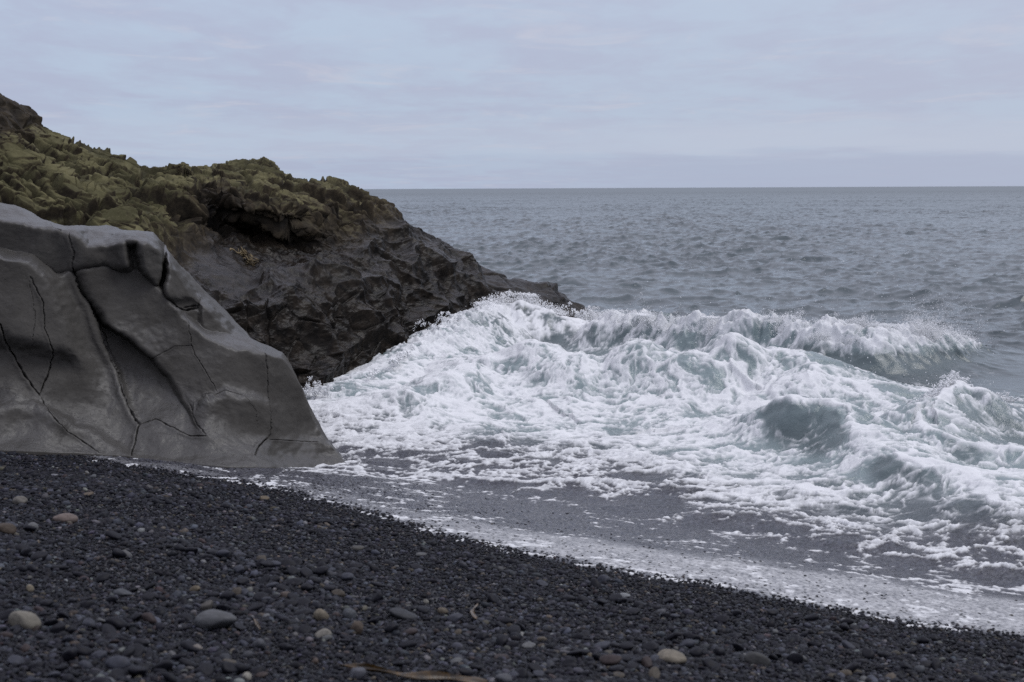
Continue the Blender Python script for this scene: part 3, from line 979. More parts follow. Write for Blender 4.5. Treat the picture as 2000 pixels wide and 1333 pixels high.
    g1, g2 = vor2(fx * 1.35, fy * 1.6, 163)
    e1, e2 = vor2(fx * 4.2, fy * 4.6, 164)
    wall = 1 - np.clip((g2 - g1) * 1.6, 0, 1)
    wall2 = 1 - np.clip((e2 - e1) * 1.6, 0, 1)
    flow = fbm2(fx * 1.5 - 0.5 * fy, fy * 2.3, 5, 165, 0.62)             # drawn out along the shore
    fan = fbm2(fx * 5.0 + 0.7 * fy, fy * 0.8 - 0.2 * fx, 4, 159, 0.6)    # pulled up the faces of the waves
    st = flow + steep * (fan - flow)
    thread = 1 - np.abs(st) * 3.4
    thread = np.clip(thread, -0.5, 1)
    big = fbm2(fx * 0.8, fy * 0.7, 3, 166)
    fine = fbm2(X * 9, Y * 9, 3, 167, 0.65)
    n = 0.5 + 0.40 * (wall - 0.45) + 0.36 * (wall2 - 0.45) + 0.75 * st + 0.16 * thread + 0.62 * big + 0.26 * fine
    # on the thin wash the foam breaks up into crisp lace
    lace = 0.5 + 0.48 * (wall - 0.45) + 0.40 * (wall2 - 0.45) + 0.40 * st + 0.30 * big + 0.45 * fine
    n = n + sand * (lace - n)
    e = n - 1.42 + 1.02 * cov + 0.33 * sand
    veil = sstep(-0.45, 0.35, e + 0.25 * st)
    # marbling: thin crisp threads of dense foam over a translucent veil, with dark holes torn in it
    th = 0
    for kq, (sx_, sy_, am) in enumerate(((0.9, 1.5, 1.0), (2.0, 3.3, 0.85), (4.4, 7.0, 0.6))):
        flat = fbm2(fx * sx_ - 0.3 * sx_ * fy, fy * sy_, 2, 190 + kq)
        up = fbm2(fx * sx_ * 2.2, fy * sy_ * 0.45, 2, 195 + kq)
        th = np.maximum(th, am * np.clip(1 - np.abs(flat + steep * (up - flat)) * 10.0, 0, 1))
    body = sstep(-0.03, 0.06, e)
    dense = np.clip(0.56 + 0.30 * sstep(0.0, 0.45, e) + 0.45 * th + 0.30 * fine, 0, 1)
    dense = np.maximum(dense, sstep(0.55, 0.95, rid_foam) * (0.85 + 0.3 * fine))
    torn = np.clip(0.26 * veil + 0.75 * th ** 1.2 * sstep(-0.45, 0.0, e), 0, 1)
    foam = (1 - sand) * (torn + body * (dense - torn)) + sand * (0.14 * veil + 0.86 * sstep(0.0, 0.16, e) * np.clip(0.65 + 0.5 * th + 0.4 * fine, 0, 1))
    foam = np.clip(foam, 0, 1)
    foam *= sstep(0.01, 0.10, cov)
    # bubbles plus silver sky reflection along the wash edge, painted in as foam
    along = -SN[1] * X + SN[0] * Y
    bw = np.interp(along, [4.0, 6.8, 9.0, 11.0, 14.0], [3.6, 3.1, 1.7, 0.9, 0.7])
    band = sstep(0.04, 0.35, s - edge) * sstep(1.0, 0.6, (s - edge + 0.5 * fbm2(X * .8, Y * .8, 2, 168)) / bw) * np.interp(along, [6.5, 8.5, 10, 13], [1.0, 0.9, 0.55, 0.35])
    grain = fbm2(X * 19, Y * 19, 2, 169, 0.7) + 0.5 * fbm2(X * 1.4, Y * 2.8, 5, 171, 0.65)
    foam = np.maximum(foam, 0.09 * sand * sstep(-0.3, 0.4, grain))  # faint bubble veil, also paints a pale sky sheen over the whole wash
    foam = np.maximum(foam, 0.60 * band * (0.35 + 0.65 * sstep(-0.45, 0.34, grain)))
    thick = sstep(0.0, 0.9, n - 1.05 + 1.15 * cov)
    h = h + (0.012 + 0.03 * (1 - inshore)) * foam * np.clip(thick + 0.3, 0, 1) * (1 - sea)
    # the wash: a thin sheet over the shingle
    rip = fbm2(X * 5 + Y, Y * 9, 3, 170)
    film = zb + 0.014 * sstep(-0.02, 0.5, s - edge) - 0.02 * sstep(0.05, -0.15, s - edge) + 0.006 * rip + 0.01 * foam
    k1, _ = vor2(X * 17, Y * 11, 173)
    k2, _ = vor2(X * 30 + 3, Y * 20, 174)
    pebbly = 0.016 * (0.5 - k1) + 0.008 * (0.5 - k2)
    film = film + pebbly * sstep(0.02, 0.3, s - edge) * (1 - 0.6 * foam)
    kk = 0.05
    z = np.where(film > h + kk, film, np.where(h > film + kk, h, np.maximum(film, h) + (kk - np.abs(film - h)) ** 2 / (4 * kk)))
    aer = np.clip(0.10 + 0.90 * sstep(0.1, 0.7, cov), 0, 1) * sstep(36, 31, Y)
    aer = np.maximum(aer, 0.9 * np.clip(face, 0, 1)) * (1 - sand)
    wetm = s - edge
    z = z + 0.5 * pebbly * sand * (1 - foam) * (film <= h)
    shift = sh * (0.7 + 0.6 * lump)
    return z, dx, dy - shift, foam, aer, sand, wetm, thick


def water_material():
    m, t, b = material("sea water and foam")
    v = objcoord(t)
    foam, aer, sand = t.attr("foam"), t.attr("aer"), t.attr("sand")
    deep = t.mix(t.ramp(t.noise(v, 0.05, 3), 0.35, 0.65), (0.036, 0.050, 0.056, 1), (0.048, 0.064, 0.070, 1))
    c = t.mix(aer, deep, (0.175, 0.222, 0.230, 1))
    vo = t.new('ShaderNodeTexVoronoi')
    vo.inputs['Scale'].default_value = 26
    t.link(t.scalevec(v, (1.0, 0.8, 0.2)), vo.inputs['Vector'])
    bed = t.mix(vo.outputs['Color'], (0.008, 0.008, 0.012, 1), (0.055, 0.056, 0.072, 1))
    c = t.mix(sand, c, bed)
    fn = t.noise(t.scalevec(v, (1, 0.55, 1)), 24, 5, 0.7, 0.6)
    mid = t.math('SUBTRACT', 1.0, t.math('ABSOLUTE', t.math('SUBTRACT', t.math('MULTIPLY', foam, 2.0), 1.0)))
    f = t.math('ADD', foam, t.math('MULTIPLY', t.math('SUBTRACT', fn, 0.5), t.math('MULTIPLY', 0.5, mid)), clamp=True)
    f = t.ramp(f, 0.03, 0.97, smooth=False)
    white = t.mix(t.noise(v, 5, 4), (0.54, 0.55, 0.57, 1), (0.68, 0.69, 0.70, 1))
    c = t.mix(f, c, white)
    t.link(c, b.inputs['Base Color'])
    t.link(t.math('MAXIMUM', t.attr('rough'), t.ramp(f, 0.0, 0.7, 0.10, 0.75)), b.inputs['Roughness'])
    b.inputs['IOR'].default_value = 1.333
    hgt = t.math('ADD', t.math('MULTIPLY', t.noise(t.scalevec(v, (1.0, 1.6, 1)), 9, 5, 0.6, 0.3), 0.7), t.math('MULTIPLY', t.noise(v, 38, 3, 0.6), 0.3))
    grit = t.noise(t.scalevec(v, (1.0, 1.3, 1)), 30, 4, 0.75)
    hgt = t.math('ADD', hgt, t.math('MULTIPLY', t.math('MULTIPLY', sand, grit), 0.9))
    bn = bump(t, b, hgt, 0.38, 0.06)
    t.link(t.ramp(t.math('MAXIMUM', aer, sand), 0.1, 0.5, 0.16, 0.38), bn.inputs['Strength'])
    return m


WATER = water_material()


def build_water():
    # surf
    ys = [8.6]
    while ys[-1] < 44:
        y = ys[-1]
        ys.append(y + (0.022 if y < 14 else 0.030 if y < 33 else 0.075))
    ys = np.array(ys)
    ca = np.concatenate([np.linspace(-0.62, -0.31, 60, endpoint=False), np.linspace(-0.31, 0.38, 1150), np.linspace(0.38, 0.66, 70)[1:]])
    A, Y = np.meshgrid(ca, ys)
    X = A * Y
    z, dx, dy, foam, aer, sand, wetm, thick = surf_fields(X, Y)
    P = np.stack([X + dx, Y + dy, z], -1)
    wm = np.maximum.reduce([wetm[:-1, :-1], wetm[1:, 1:], wetm[:-1, 1:], wetm[1:, :-1]])
    me = grid_mesh("surf", P, {"foam": foam, "aer": aer, "sand": sand}, keep=wm > -0.12)
    o = obj("surf", me, WATER)
    tag(o, "white foaming surf and breaking waves washing up the black beach", "surf", kind="stuff")
    # open sea to the horizon
    ys = [43.6]
    while ys[-1] < 30000:
        y = ys[-1]
        ys.append(y + (0.0034 * y if y < 1300 else 0.02 * y))
    ys = np.array(ys)
    ca = np.concatenate([np.linspace(-0.75, -0.26, 120, endpoint=False), np.linspace(-0.26, 0.38, 900), np.linspace(0.38, 0.75, 90)[1:]])
    A, Y = np.meshgrid(ca, ys)
    X = A * Y
    c = chop(X, Y)
    P = np.stack([X + 1.25 * c[..., 0], Y + 1.25 * c[..., 1], c[..., 2]], -1)
    cap = sstep(0.22, 0.36, c[..., 2] + 0.12 * fbm2(X * 0.8, Y * 0.8, 2, 180) - 0.10 * (pn2(X / 40, Y / 80, 181) < 0.1))
    zz = np.zeros_like(X)
    me = grid_mesh("sea", P, {"foam": 0.55 * cap * (Y < 140), "aer": zz + 0.05, "sand": zz, "rough": np.interp(Y, [60, 250, 1000], [0.10, 0.20, 0.33])})
    o = obj("sea", me, WATER)
    tag(o, "choppy grey green sea reaching to the horizon", "sea", kind="structure")


build_water()


# ------------------------------------------------------------------ spray
def ico(sub):
    import bmesh
    bm = bmesh.new()
    bmesh.ops.create_icosphere(bm, subdivisions=sub, radius=1.0)
    bm.verts.ensure_lookup_table()
    v = np.array([x.co[:] for x in bm.verts], F)
    f = np.array([[w.index for w in q.verts] for q in bm.faces], np.int32)
    bm.free()
    return v, f


ICO1, ICO2, ICO3 = ico(1), ico(2), ico(3)


def blobs(C, R, base=ICO1, stretch=None):
    V, Fc = base
    n = len(C)
    S = R[:, None, None] * V[None]
    if stretch is not None:
        S = S * stretch[:, None, :]
    v = (C[:, None, :] + S).reshape(-1, 3)
    f = (Fc[None] + (np.arange(n) * len(V))[:, None, None]).reshape(-1, 3)
    return v, f


def plume(pts, count, up, spread, rmin, rmax, lean=(0, 0), clump=60):
    """droplets thrown up along a crest; pts are (photo x, photo y, height)"""
    a = np.array(pts, float)
    W = at_z(a[:, 0], a[:, 1], a[:, 2])
    seg = np.r_[0, np.cumsum(np.linalg.norm(np.diff(W, axis=0), axis=1))]
    m = max(4, int(seg[-1] * 5))
    tc = RNG.uniform(0, seg[-1], m)
    pw = RNG.gamma(1.6, 0.6, m)
    ang = RNG.normal(0, 0.45, m)
    which = RNG.choice(m, count, p=pw / pw.sum())
    tt = np.clip(tc[which] + RNG.normal(0, 0.10, count), 0, seg[-1])
    C = np.stack([np.interp(tt, seg, W[:, k]) for k in range(3)], -1)
    hgt = RNG.exponential(1.0, count) * up * (0.35 + 0.65 * pw[which] / pw.mean())
    hgt = np.minimum(hgt, up * 4.2)
    C[:, 0] += hgt * np.tan(ang[which]) * 0.8 + RNG.normal(0, spread, count) + lean[0] * hgt
    C[:, 1] += RNG.normal(0, spread * 1.6, count) + lean[1] * hgt
    C[:, 2] += hgt - 0.12
    R = rmin + (rmax - rmin) * RNG.beta(1.0, 4.0, count)
    return C, R


def arcs(pts, n, per, vz, vx, spread, rmin, rmax, drift=(0.0, 0.0)):
    """strings of droplets on ballistic paths thrown from a crest"""
    a = np.array(pts, float)
    W = at_z(a[:, 0], a[:, 1], a[:, 2])
    seg = np.r_[0, np.cumsum(np.linalg.norm(np.diff(W, axis=0), axis=1))]
    clus = RNG.uniform(0, seg[-1], max(3, int(seg[-1] * 2.2)))
    pw = RNG.gamma(1.2, 0.8, len(clus))
    w = RNG.choice(len(clus), n, p=pw / pw.sum())
    t0 = np.clip(clus[w] + RNG.normal(0, 0.16, n), 0, seg[-1])
    S = np.stack([np.interp(t0, seg, W[:, k]) for k in range(3)], -1)
    V = np.stack([RNG.normal(drift[0], vx, n), RNG.normal(drift[1], vx, n), vz * (0.35 + 0.9 * RNG.beta(1.4, 2.4, n)) * (0.5 + 0.6 * np.sqrt(pw[w] / pw.max()))], -1)
    T = V[:, 2] / 9.81
    tt = T[:, None] * RNG.uniform(0.0, 1.75, (n, 1)) + RNG.normal(0, 0.028, (n, per))
    tt = np.clip(tt, 0, None)
    C = S[:, None] + V[:, None] * tt[..., None]
    C[..., 2] -= 4.905 * tt ** 2
    C = C + RNG.normal(0, 1, C.shape) * (spread * (0.3 + 2.2 * tt))[..., None]
    C = C.reshape(-1, 3)
    R = rmin + (rmax - rmin) * RNG.beta(1.0, 3.6, len(C))
    return C, R


def build_spray():
    back = RIDGES["back"][0]
    sets = []
    crest = [(x, y + 4, z - .05) for x, y, z in back[1:]]
    sets.append(plume([(x, y + 9, z - .08) for x, y, z in back[1:]], 46000, 0.09, 0.10, 0.004, 0.017))
    sets.append(arcs(crest, 1300, 40, 2.3, 0.45, 0.035, 0.003, 0.013))
    sets.append(arcs(crest, 90, 26, 3.5, 0.7, 0.07, 0.003, 0.012))
    sets.append(arcs([(1580, 664, .85), (1700, 668, .8), (1800, 672, .65), (1870, 680, .4)], 750, 40, 2.7, 0.5, 0.05, 0.003, 0.012, drift=(0.5, 0.2)))
    sets.append(arcs([(1720, 668, .75), (1800, 672, .65), (1870, 680, .4)], 420, 36, 3.5, 0.8, 0.10, 0.003, 0.010, drift=(0.4, 0.3)))
    sets.append(plume([(1200, 640, .8), (1500, 640, .9), (1880, 655, .7)], 900, 0.45, 0.9, 0.004, 0.015))
    out = [("breaker_spray", sets, "fine white spray flying off the long back breaker")]
    rock = []
    rock.append(plume([(840, 672, .68), (860, 655, .75), (900, 636, .88)], 2500, 0.06, 0.06, 0.006, 0.024))
    rock.append(arcs([(850, 668, .7), (870, 655, .75), (900, 640, .85)], 70, 40, 2.6, 0.5, 0.02, 0.005, 0.022, drift=(-0.7, 0)))
    rock.append(arcs([(700, 748, .45), (760, 715, .55), (830, 675, .65), (900, 636, .9), (935, 608, 1.05), (962, 585, 1.2)], 130, 30, 1.5, 0.35, 0.015, 0.005, 0.024))
    rock.append(plume([(900, 636, .88), (935, 608, 1.05), (965, 585, 1.2), (1000, 580, 1.22), (1045, 590, 1.12)], 6000, 0.06, 0.09, 0.006, 0.026))
    rock.append(arcs([(965, 585, 1.2), (1000, 580, 1.2), (1045, 590, 1.1)], 60, 26, 1.5, 0.35, 0.02, 0.005, 0.02))
    rock.append(plume([(1045, 592, 1.1), (1090, 604, .95), (1140, 622, .7), (1160, 632, .55)], 1800, 0.05, 0.10, 0.006, 0.026))
    rock.append(arcs([(1090, 606, .9), (1140, 624, .65), (1158, 630, .5)], 170, 34, 2.2, 0.4, 0.02, 0.005, 0.022))
    rock.append(arcs([(600, 778, .2), (612, 770, .3), (640, 772, .3)], 60, 30, 2.0, 0.4, 0.02, 0.004, 0.018, drift=(-0.3, 0)))
    out.append(("rock_splash", rock, "white splash thrown up against the foot of the dark crag"))
    right = []
    right.append(plume([(1800, 792, .5), (1840, 766, .75), (1872, 758, .75), (1915, 768, .65), (1938, 792, .35)], 4000, 0.05, 0.08, 0.006, 0.022))
    right.append(arcs([(1800, 790, .5), (1840, 764, .78), (1872, 754, .78), (1915, 766, .68)], 90, 34, 1.9, 0.4, 0.015, 0.004, 0.016))
    right.append(arcs([(1930, 778, .45), (1960, 784, .35), (2000, 788, .3)], 70, 34, 1.5, 0.5, 0.02, 0.004, 0.016))
    right.append(plume([(1500, 740, .3), (1900, 740, .3)], 220, 0.35, 1.0, 0.005, 0.016))
    out.append(("wavelet_splash", right, "small splash on the short wave crest near the right edge"))
    m, t, b = material("spray droplets")
    b.inputs['Base Color'].default_value = (0.76, 0.77, 0.78, 1)
    b.inputs['Roughness'].default_value = 0.5
    for name, ss, lab in out:
        C = np.concatenate([c for c, r in ss])
        R = np.concatenate([r for c, r in ss])
        st = np.stack([RNG.uniform(0.7, 1.3, len(C)), RNG.uniform(0.7, 1.3, len(C)), RNG.uniform(0.8, 1.7, len(C))], -1).astype(F)
        v, f = blobs(C.astype(F), R.astype(F), ICO1, st)
        o = obj(name, raw_mesh(name, v, f), m)
        tag(o, lab, "spray", kind="stuff")


build_spray()

# ------------------------------------------------------------------ pebbles
def pebble_shape(base, seed):
    V, Fc = base
    r = np.random.default_rng(seed)
    v = V.copy()
    for k in range(4):
        d = r.normal(size=3)
        d /= np.linalg.norm(d)
        c = r.uniform(0.45, 0.85)
        over = np.maximum(v @ d - c, 0)
        v = v - (0.75 * over)[:, None] * d[None].astype(F)
    v = v * (1 + 0.10 * pn3(V * 1.3 + seed, seed))[:, None]
    return v.astype(F), Fc


def rotmats(n, r, tilt=0.35):
    az = r.uniform(0, 2 * np.pi, n)
    tx, ty = r.normal(0, tilt, n), r.normal(0, tilt, n)
    ca, sa = np.cos(az), np.sin(az)
    Z = np.zeros((n, 3, 3))
    Z[:, 0, 0], Z[:, 0, 1], Z[:, 1, 0], Z[:, 1, 1], Z[:, 2, 2] = ca, -sa, sa, ca, 1
    A = np.zeros((n, 3, 3))
    A[:, 0, 0] = 1
    A[:, 1, 1], A[:, 1, 2], A[:, 2, 1], A[:, 2, 2] = np.cos(tx), -np.sin(tx), np.sin(tx), np.cos(tx)
    B = np.zeros((n, 3, 3))
    B[:, 1, 1] = 1
    B[:, 0, 0], B[:, 0, 2], B[:, 2, 0], B[:, 2, 2] = np.cos(ty), np.sin(ty), -np.sin(ty), np.cos(ty)
    return A @ B @ Z


CLASSES = {                      # base colour, share, words
    "dark": ((0.0080, 0.0082, 0.0118), 0.76, "dark grey rounded pebble lying on the black shingle"),
    "grey": ((0.034, 0.036, 0.046), 0.165, "mid grey rounded pebble lying on the black shingle"),
    "pale": ((0.080, 0.081, 0.083), 0.025, "pale grey rounded pebble lying on the black shingle"),
    "tan": ((0.050, 0.043, 0.035), 0.03, "tan rounded pebble lying on the black shingle"),
    "red": ((0.030, 0.023, 0.023), 0.02, "reddish brown rounded pebble lying on the black shingle"),
}
CN = list(CLASSES)


def pebble_material(name, col=None):
    if col is not None and name.endswith('rock'):
        col = tuple(0.62 * q for q in col)
    m, t, b = material(name)
    v = objcoord(t)
    c = t.attr("tint", 0) if col is None else None
    n1 = t.noise(v, 60 if col is None else 2.2, 5, 0.65, 0.3)
    k = t.ramp(n1, 0.25, 0.75, 0.72, 1.3)
    mul = t.new('ShaderNodeVectorMath', operation='SCALE')
    if col is None:
        t.link(c, mul.inputs[0])
    else:
        mul.inputs[0].default_value = col
    t.link(k, mul.inputs['Scale'])
    t.link(mul.outputs[0], b.inputs['Base Color'])
    b.inputs['Roughness'].default_value = 0.5
    b.inputs['Specular IOR Level'].default_value = 0.11
    bump(t, b, n1, 0.12, 0.01 if col is None else 0.05)
    return m


def in_view(x, y, z, m=60):
    d = np.stack([x, y, z - CAM_H], -1) @ CR
    px, py = 1000 - FOC * d[:, 0] / d[:, 2], 666.5 + FOC * d[:, 1] / d[:, 2]
    return px, py


def build_pebbles():
    r = np.random.default_rng(5)
    fields = []
    # (y range, cell size, median radius)
    for (y0, y1, cell, rad, near) in ((5.0, 9.2, 0.0245, 0.0125, True), (9.2, 13.0, 0.030, 0.0150, False), (13.0, 21.0, 0.040, 0.019, False)):
        xs = np.arange(-0.42 * y1 - 0.3, 0.44 * y1 + 0.3, cell)
        yy = np.arange(y0, y1, cell)
        X, Y = np.meshgrid(xs, yy)
        X = X.ravel() + r.uniform(-.5, .5, X.size) * cell
        Y = Y.ravel() + r.uniform(-.5, .5, Y.size) * cell
        s = SN[0] * X + SN[1] * Y
        over = s - wash_edge(X, Y)
        px, py = in_view(X, Y, beach_z(X, Y))
        ok = (px > -130) & (px < 2130) & (py < 1460) & (over < 3.2)
        ok &= (over < 0.0) | (r.uniform(size=X.size) < 0.55 * np.exp(-np.maximum(over, 0) / 1.1))
        X, Y, over = X[ok], Y[ok], over[ok]
        patch = pn2(X * 0.9, Y * 0.9, 200)
        R = rad * np.exp(r.normal(0, 0.40, X.size) + 0.50 * patch)
        R *= np.where(r.uniform(size=X.size) < 0.012, 1.9, 1.0)
        R = np.minimum(R, 0.050)
        R = np.where(over > -0.5, np.minimum(R, 0.02), R)
        fields.append((X, Y, R, over, np.full(X.size, near)))
    X, Y, R, over, near = [np.concatenate(q) for q in zip(*fields)]
    n = X.size
    cls = r.choice(5, n, p=[CLASSES[c][1] for c in CN])
    Z = beach_z(X, Y) + R * r.uniform(-0.15, 0.45, n) * np.where(over > 0, 0.6, 1)
    Z = np.where(over > 0.0, beach_z(X, Y) + 0.012 - R * 0.25 + r.uniform(-.006, .006, n), Z)
    px, py = in_view(X, Y, Z)
    size = np.where((px > 10) & (px < 1990) & (py < 1325) & (over < -0.1), R / Y, 0)
    pick = np.zeros(n, bool)
    pick[np.argsort(-size)[:270]] = True
    flat = np.stack([r.uniform(1.0, 1.5, n), r.uniform(0.8, 1.1, n), r.uniform(0.42, 0.8, n)], -1)
    M = rotmats(n, r, 0.3)
    tint = np.array([CLASSES[c][0] for c in CN])[cls] * np.exp(r.normal(0, 0.28, (n, 1))) * (1 + r.normal(0, 0.04, (n, 3)))
    tint *= np.where(over > -0.45, 0.8, 1.0)[:, None]
    VV, FF, TT, base = [], [], [], 0
    for isnear in (True, False):
        for sh in range(6):
            v, f = pebble_shape(ICO2 if isnear else ICO1, 300 + sh)
            g = np.where((near == isnear) & ~pick & (np.arange(n) % 6 == sh))[0]
            loc = (v[None] * flat[g][:, None, :]) * R[g][:, None, None]
            w = np.einsum('nij,nvj->nvi', M[g], loc) + np.stack([X, Y, Z], -1)[g][:, None, :]
            VV.append(w.reshape(-1, 3).astype(F))
            FF.append((f[None] + (np.arange(len(g)) * len(v))[:, None, None]).reshape(-1, 3) + base)
            TT.append(np.repeat(tint[g], len(v), axis=0))
            base += len(g) * len(v)
    me = raw_mesh("shingle", np.concatenate(VV), np.concatenate(FF), {"tint": np.concatenate(TT)})
    o = obj("shingle", me, pebble_material("shingle pebbles"))
    tag(o, "mass of small dark pebbles covering the beach", "shingle", kind="stuff")
    # the larger pebbles, each an object of its own
    protos = {}
    for ci, c in enumerate(CN):
        mat = pebble_material(c + " pebble stone", CLASSES[c][0])
        for sh in range(5):
            v, f = pebble_shape(ICO3, 340 + 7 * ci + sh)
            me = raw_mesh("pebble", v, f)
            me.materials.append(mat)
            protos[ci, sh] = me
    for k in np.where(pick)[0]:
        o = bpy.data.objects.new("pebble", protos[int(cls[k]), int(k) % 5])
        COL.objects.link(o)
        Rm = Matrix(M[k].tolist()).to_4x4()
        sc = Matrix.Diagonal((*(flat[k] * R[k]), 1))
        o.matrix_world = Matrix.Translation((X[k], Y[k], Z[k] + 0.3 * R[k])) @ Rm @ sc
        tag(o, CLASSES[CN[cls[k]]][2], "pebble", "pebbles on the black beach")
    # stones one can point to in the picture: photo x, y, width, height in px, colour, tilt, label
    for (sx, sy, w, h, col, rot, lab) in STONES:
        p = on_beach(np.array([sx]), np.array([sy + h * 0.35]))[0]
        d = p[1]
        v, f = pebble_shape(ICO3, 400 + int(sx))
        o = obj("stone", raw_mesh("stone", v, f), pebble_material("stone rock", col))
        a, c = w / 2 * d / FOC, h / 2 * d / FOC * 1.05
        o.matrix_world = (Matrix.Translation((p[0], p[1] + a * 0.3, p[2] + c * 0.75)) @ Matrix.Rotation(rot, 4, 'Y')
                          @ Matrix.Diagonal((a * 1.12, a * 0.85, c * 1.2, 1)))
        tag(o, lab, "stone")


BEIGE, GREY, TAN, DARK = (0.20, 0.185, 0.155), (0.105, 0.108, 0.115), (0.14, 0.11, 0.082), (0.035, 0.036, 0.042)
STONES = [
    (38, 981, 28, 17, (0.16, 0.15, 0.135), 0.1, "small pale rounded stone by the left edge, just below the grey rock"),
    (126, 1016, 46, 18, (0.17, 0.135, 0.12), 0.05, "flat pinkish stone near the left edge, lowest of those under the grey rock"),
    (174, 967, 24, 9, TAN, 0.0, "flat tan stone lying nearest below the cracked grey rock"),
    (10, 1036, 38, 22, (0.075, 0.058, 0.045), 0.3, "brown stone cut off by the left edge of the picture"),
    (44, 1218, 62, 32, BEIGE, 0.25, "long beige stone near the lower left corner"),
    (418, 1217, 78, 36, GREY, 0.0, "largest stone, a smooth grey oval among dark pebbles"),
    (627, 1205, 28, 23, (0.19, 0.165, 0.125), 0.4, "rounded beige stone above a paler one, beside a blue grey pebble"),
    (631, 1242, 31, 20, (0.25, 0.235, 0.205), 0.0, "whitish rounded stone just below a beige one"),
    (682, 1202, 26, 22, (0.09, 0.097, 0.108), 0.6, "blue grey oval stone beside the rounded beige stone"),
    (698, 1231, 26, 26, (0.095, 0.075, 0.06), 0.0, "blocky brown stone below the blue grey oval"),
    (1311, 1289, 60, 27, (0.215, 0.19, 0.15), 0.2, "beige oval stone lying alone on the lower beach"),
    (1481, 1293, 50, 24, (0.055, 0.055, 0.055), 0.35, "dark oval stone to the right of the beige oval one"),
    (697, 1318, 36, 28, (0.105, 0.108, 0.125), 0.3, "smooth grey oval stone resting against the brown kelp strap"),
    (983, 1330, 34, 20, (0.10, 0.103, 0.115), 0.0, "grey stone at the bottom edge past the end of the kelp"),
    (514, 975, 22, 9, (0.16, 0.13, 0.09), 0.0, "flat tan stone near the top of the wash line"),
    (763, 1012, 10, 9, (0.02, 0.02, 0.024), 0.0, "black pebble sitting right on the edge of the wash"),
    (482, 1324, 18, 16, (0.30, 0.285, 0.25), 0.0, "small round whitish pebble at the bottom edge of the beach"),
    (57, 1152, 17, 14, (0.22, 0.19, 0.14), 0.5, "small cream pebble above the long beige stone"),
    (240, 1161, 40, 14, (0.075, 0.08, 0.09), 0.1, "flat dark blue grey stone above and left of the largest stone"),
    (380, 1153, 22, 12, (0.15, 0.125, 0.09), -0.4, "small tan stone above the largest grey oval"),
    (384, 1268, 24, 18, (0.20, 0.18, 0.165), -0.5, "small pinkish grey stone below the largest grey oval"),
    (336, 1283, 18, 20, (0.14, 0.14, 0.145), 0.2, "upright pale grey pebble near the lower left"),
    (1219, 1165, 24, 8, (0.24, 0.25, 0.26), 0.05, "flat whitish stone in the middle of the dark beach"),
    (788, 1203, 54, 16, (0.045, 0.047, 0.053), 0.3, "long flat dark stone right of the blue grey oval"),
    (865, 1196, 21, 13, (0.13, 0.11, 0.085), 0.3, "brown oval stone between the long dark stone and a kelp scrap"),
    (883, 1225, 14, 8, (0.15, 0.16, 0.175), 0.1, "small light grey pebble just below the brown oval stone"),
    (832, 1177, 11, 9, (0.24, 0.23, 0.20), 0.0, "small whitish pebble above the long flat dark stone"),
    (697, 1072, 30, 9, (0.085, 0.082, 0.075), 0.1, "flat grey stone below the bend of the wash line"),
    (822, 1085, 22, 7, (0.12, 0.122, 0.125), 0.0, "thin flat grey stone on the upper dark shingle"),
    (1186, 1132, 16, 8, (0.05, 0.05, 0.056), 0.2, "dark flat pebble close above the wash edge"),
    (68, 955, 18, 9, (0.05, 0.05, 0.056), 0.0, "dark stone by the left edge, topmost below the grey rock"),
    (404, 1186, 26, 22, (0.105, 0.098, 0.09), -0.6, "leaning brownish stone behind the largest grey oval"),
    (505, 1262, 26, 22, (0.085, 0.088, 0.10), 0.5, "slate grey stone right of and below the largest grey oval"),
    (560, 1165, 30, 12, (0.10, 0.08, 0.07), 0.1, "flat brown stone above the slate grey stone"),
]


def ribbon(name, pts, widths, thick, wave, mat):
    """a strap of kelp along points on the beach"""
    p = np.array(pts, float)
    t = np.linspace(0, len(p) - 1, 90)
    i = np.arange(len(p))
    C = np.stack([np.interp(t, i, p[:, k]) for k in range(3)], -1)
    for k in range(3):
        C[:, k] = smooth1(C[:, k], 9)
    Wd = np.interp(t, i, widths)
    T = np.gradient(C, axis=0)
    T /= np.linalg.norm(T, axis=1, keepdims=True)
    S = np.cross(T, np.array([0, -0.35, 1.0]))
    S /= np.linalg.norm(S, axis=1, keepdims=True)
    N = np.cross(S, T)
    m = 9
    ring = []
    for j in range(m):
        u = j / (m - 1) * 2 - 1
        off = wave * np.sin(t * 2.3 + 2.4 * u) * abs(u) + wave * 0.8 * u * u
        ring.append(C + S * (Wd * u)[:, None] + N * off[:, None])
    top = np.stack(ring, 1)
    bot = top[:, ::-1] - N[:, None, :] * thick
    P = np.concatenate([top, bot, top[:, :1]], 1)
    return obj(name, grid_mesh(name, P), mat)


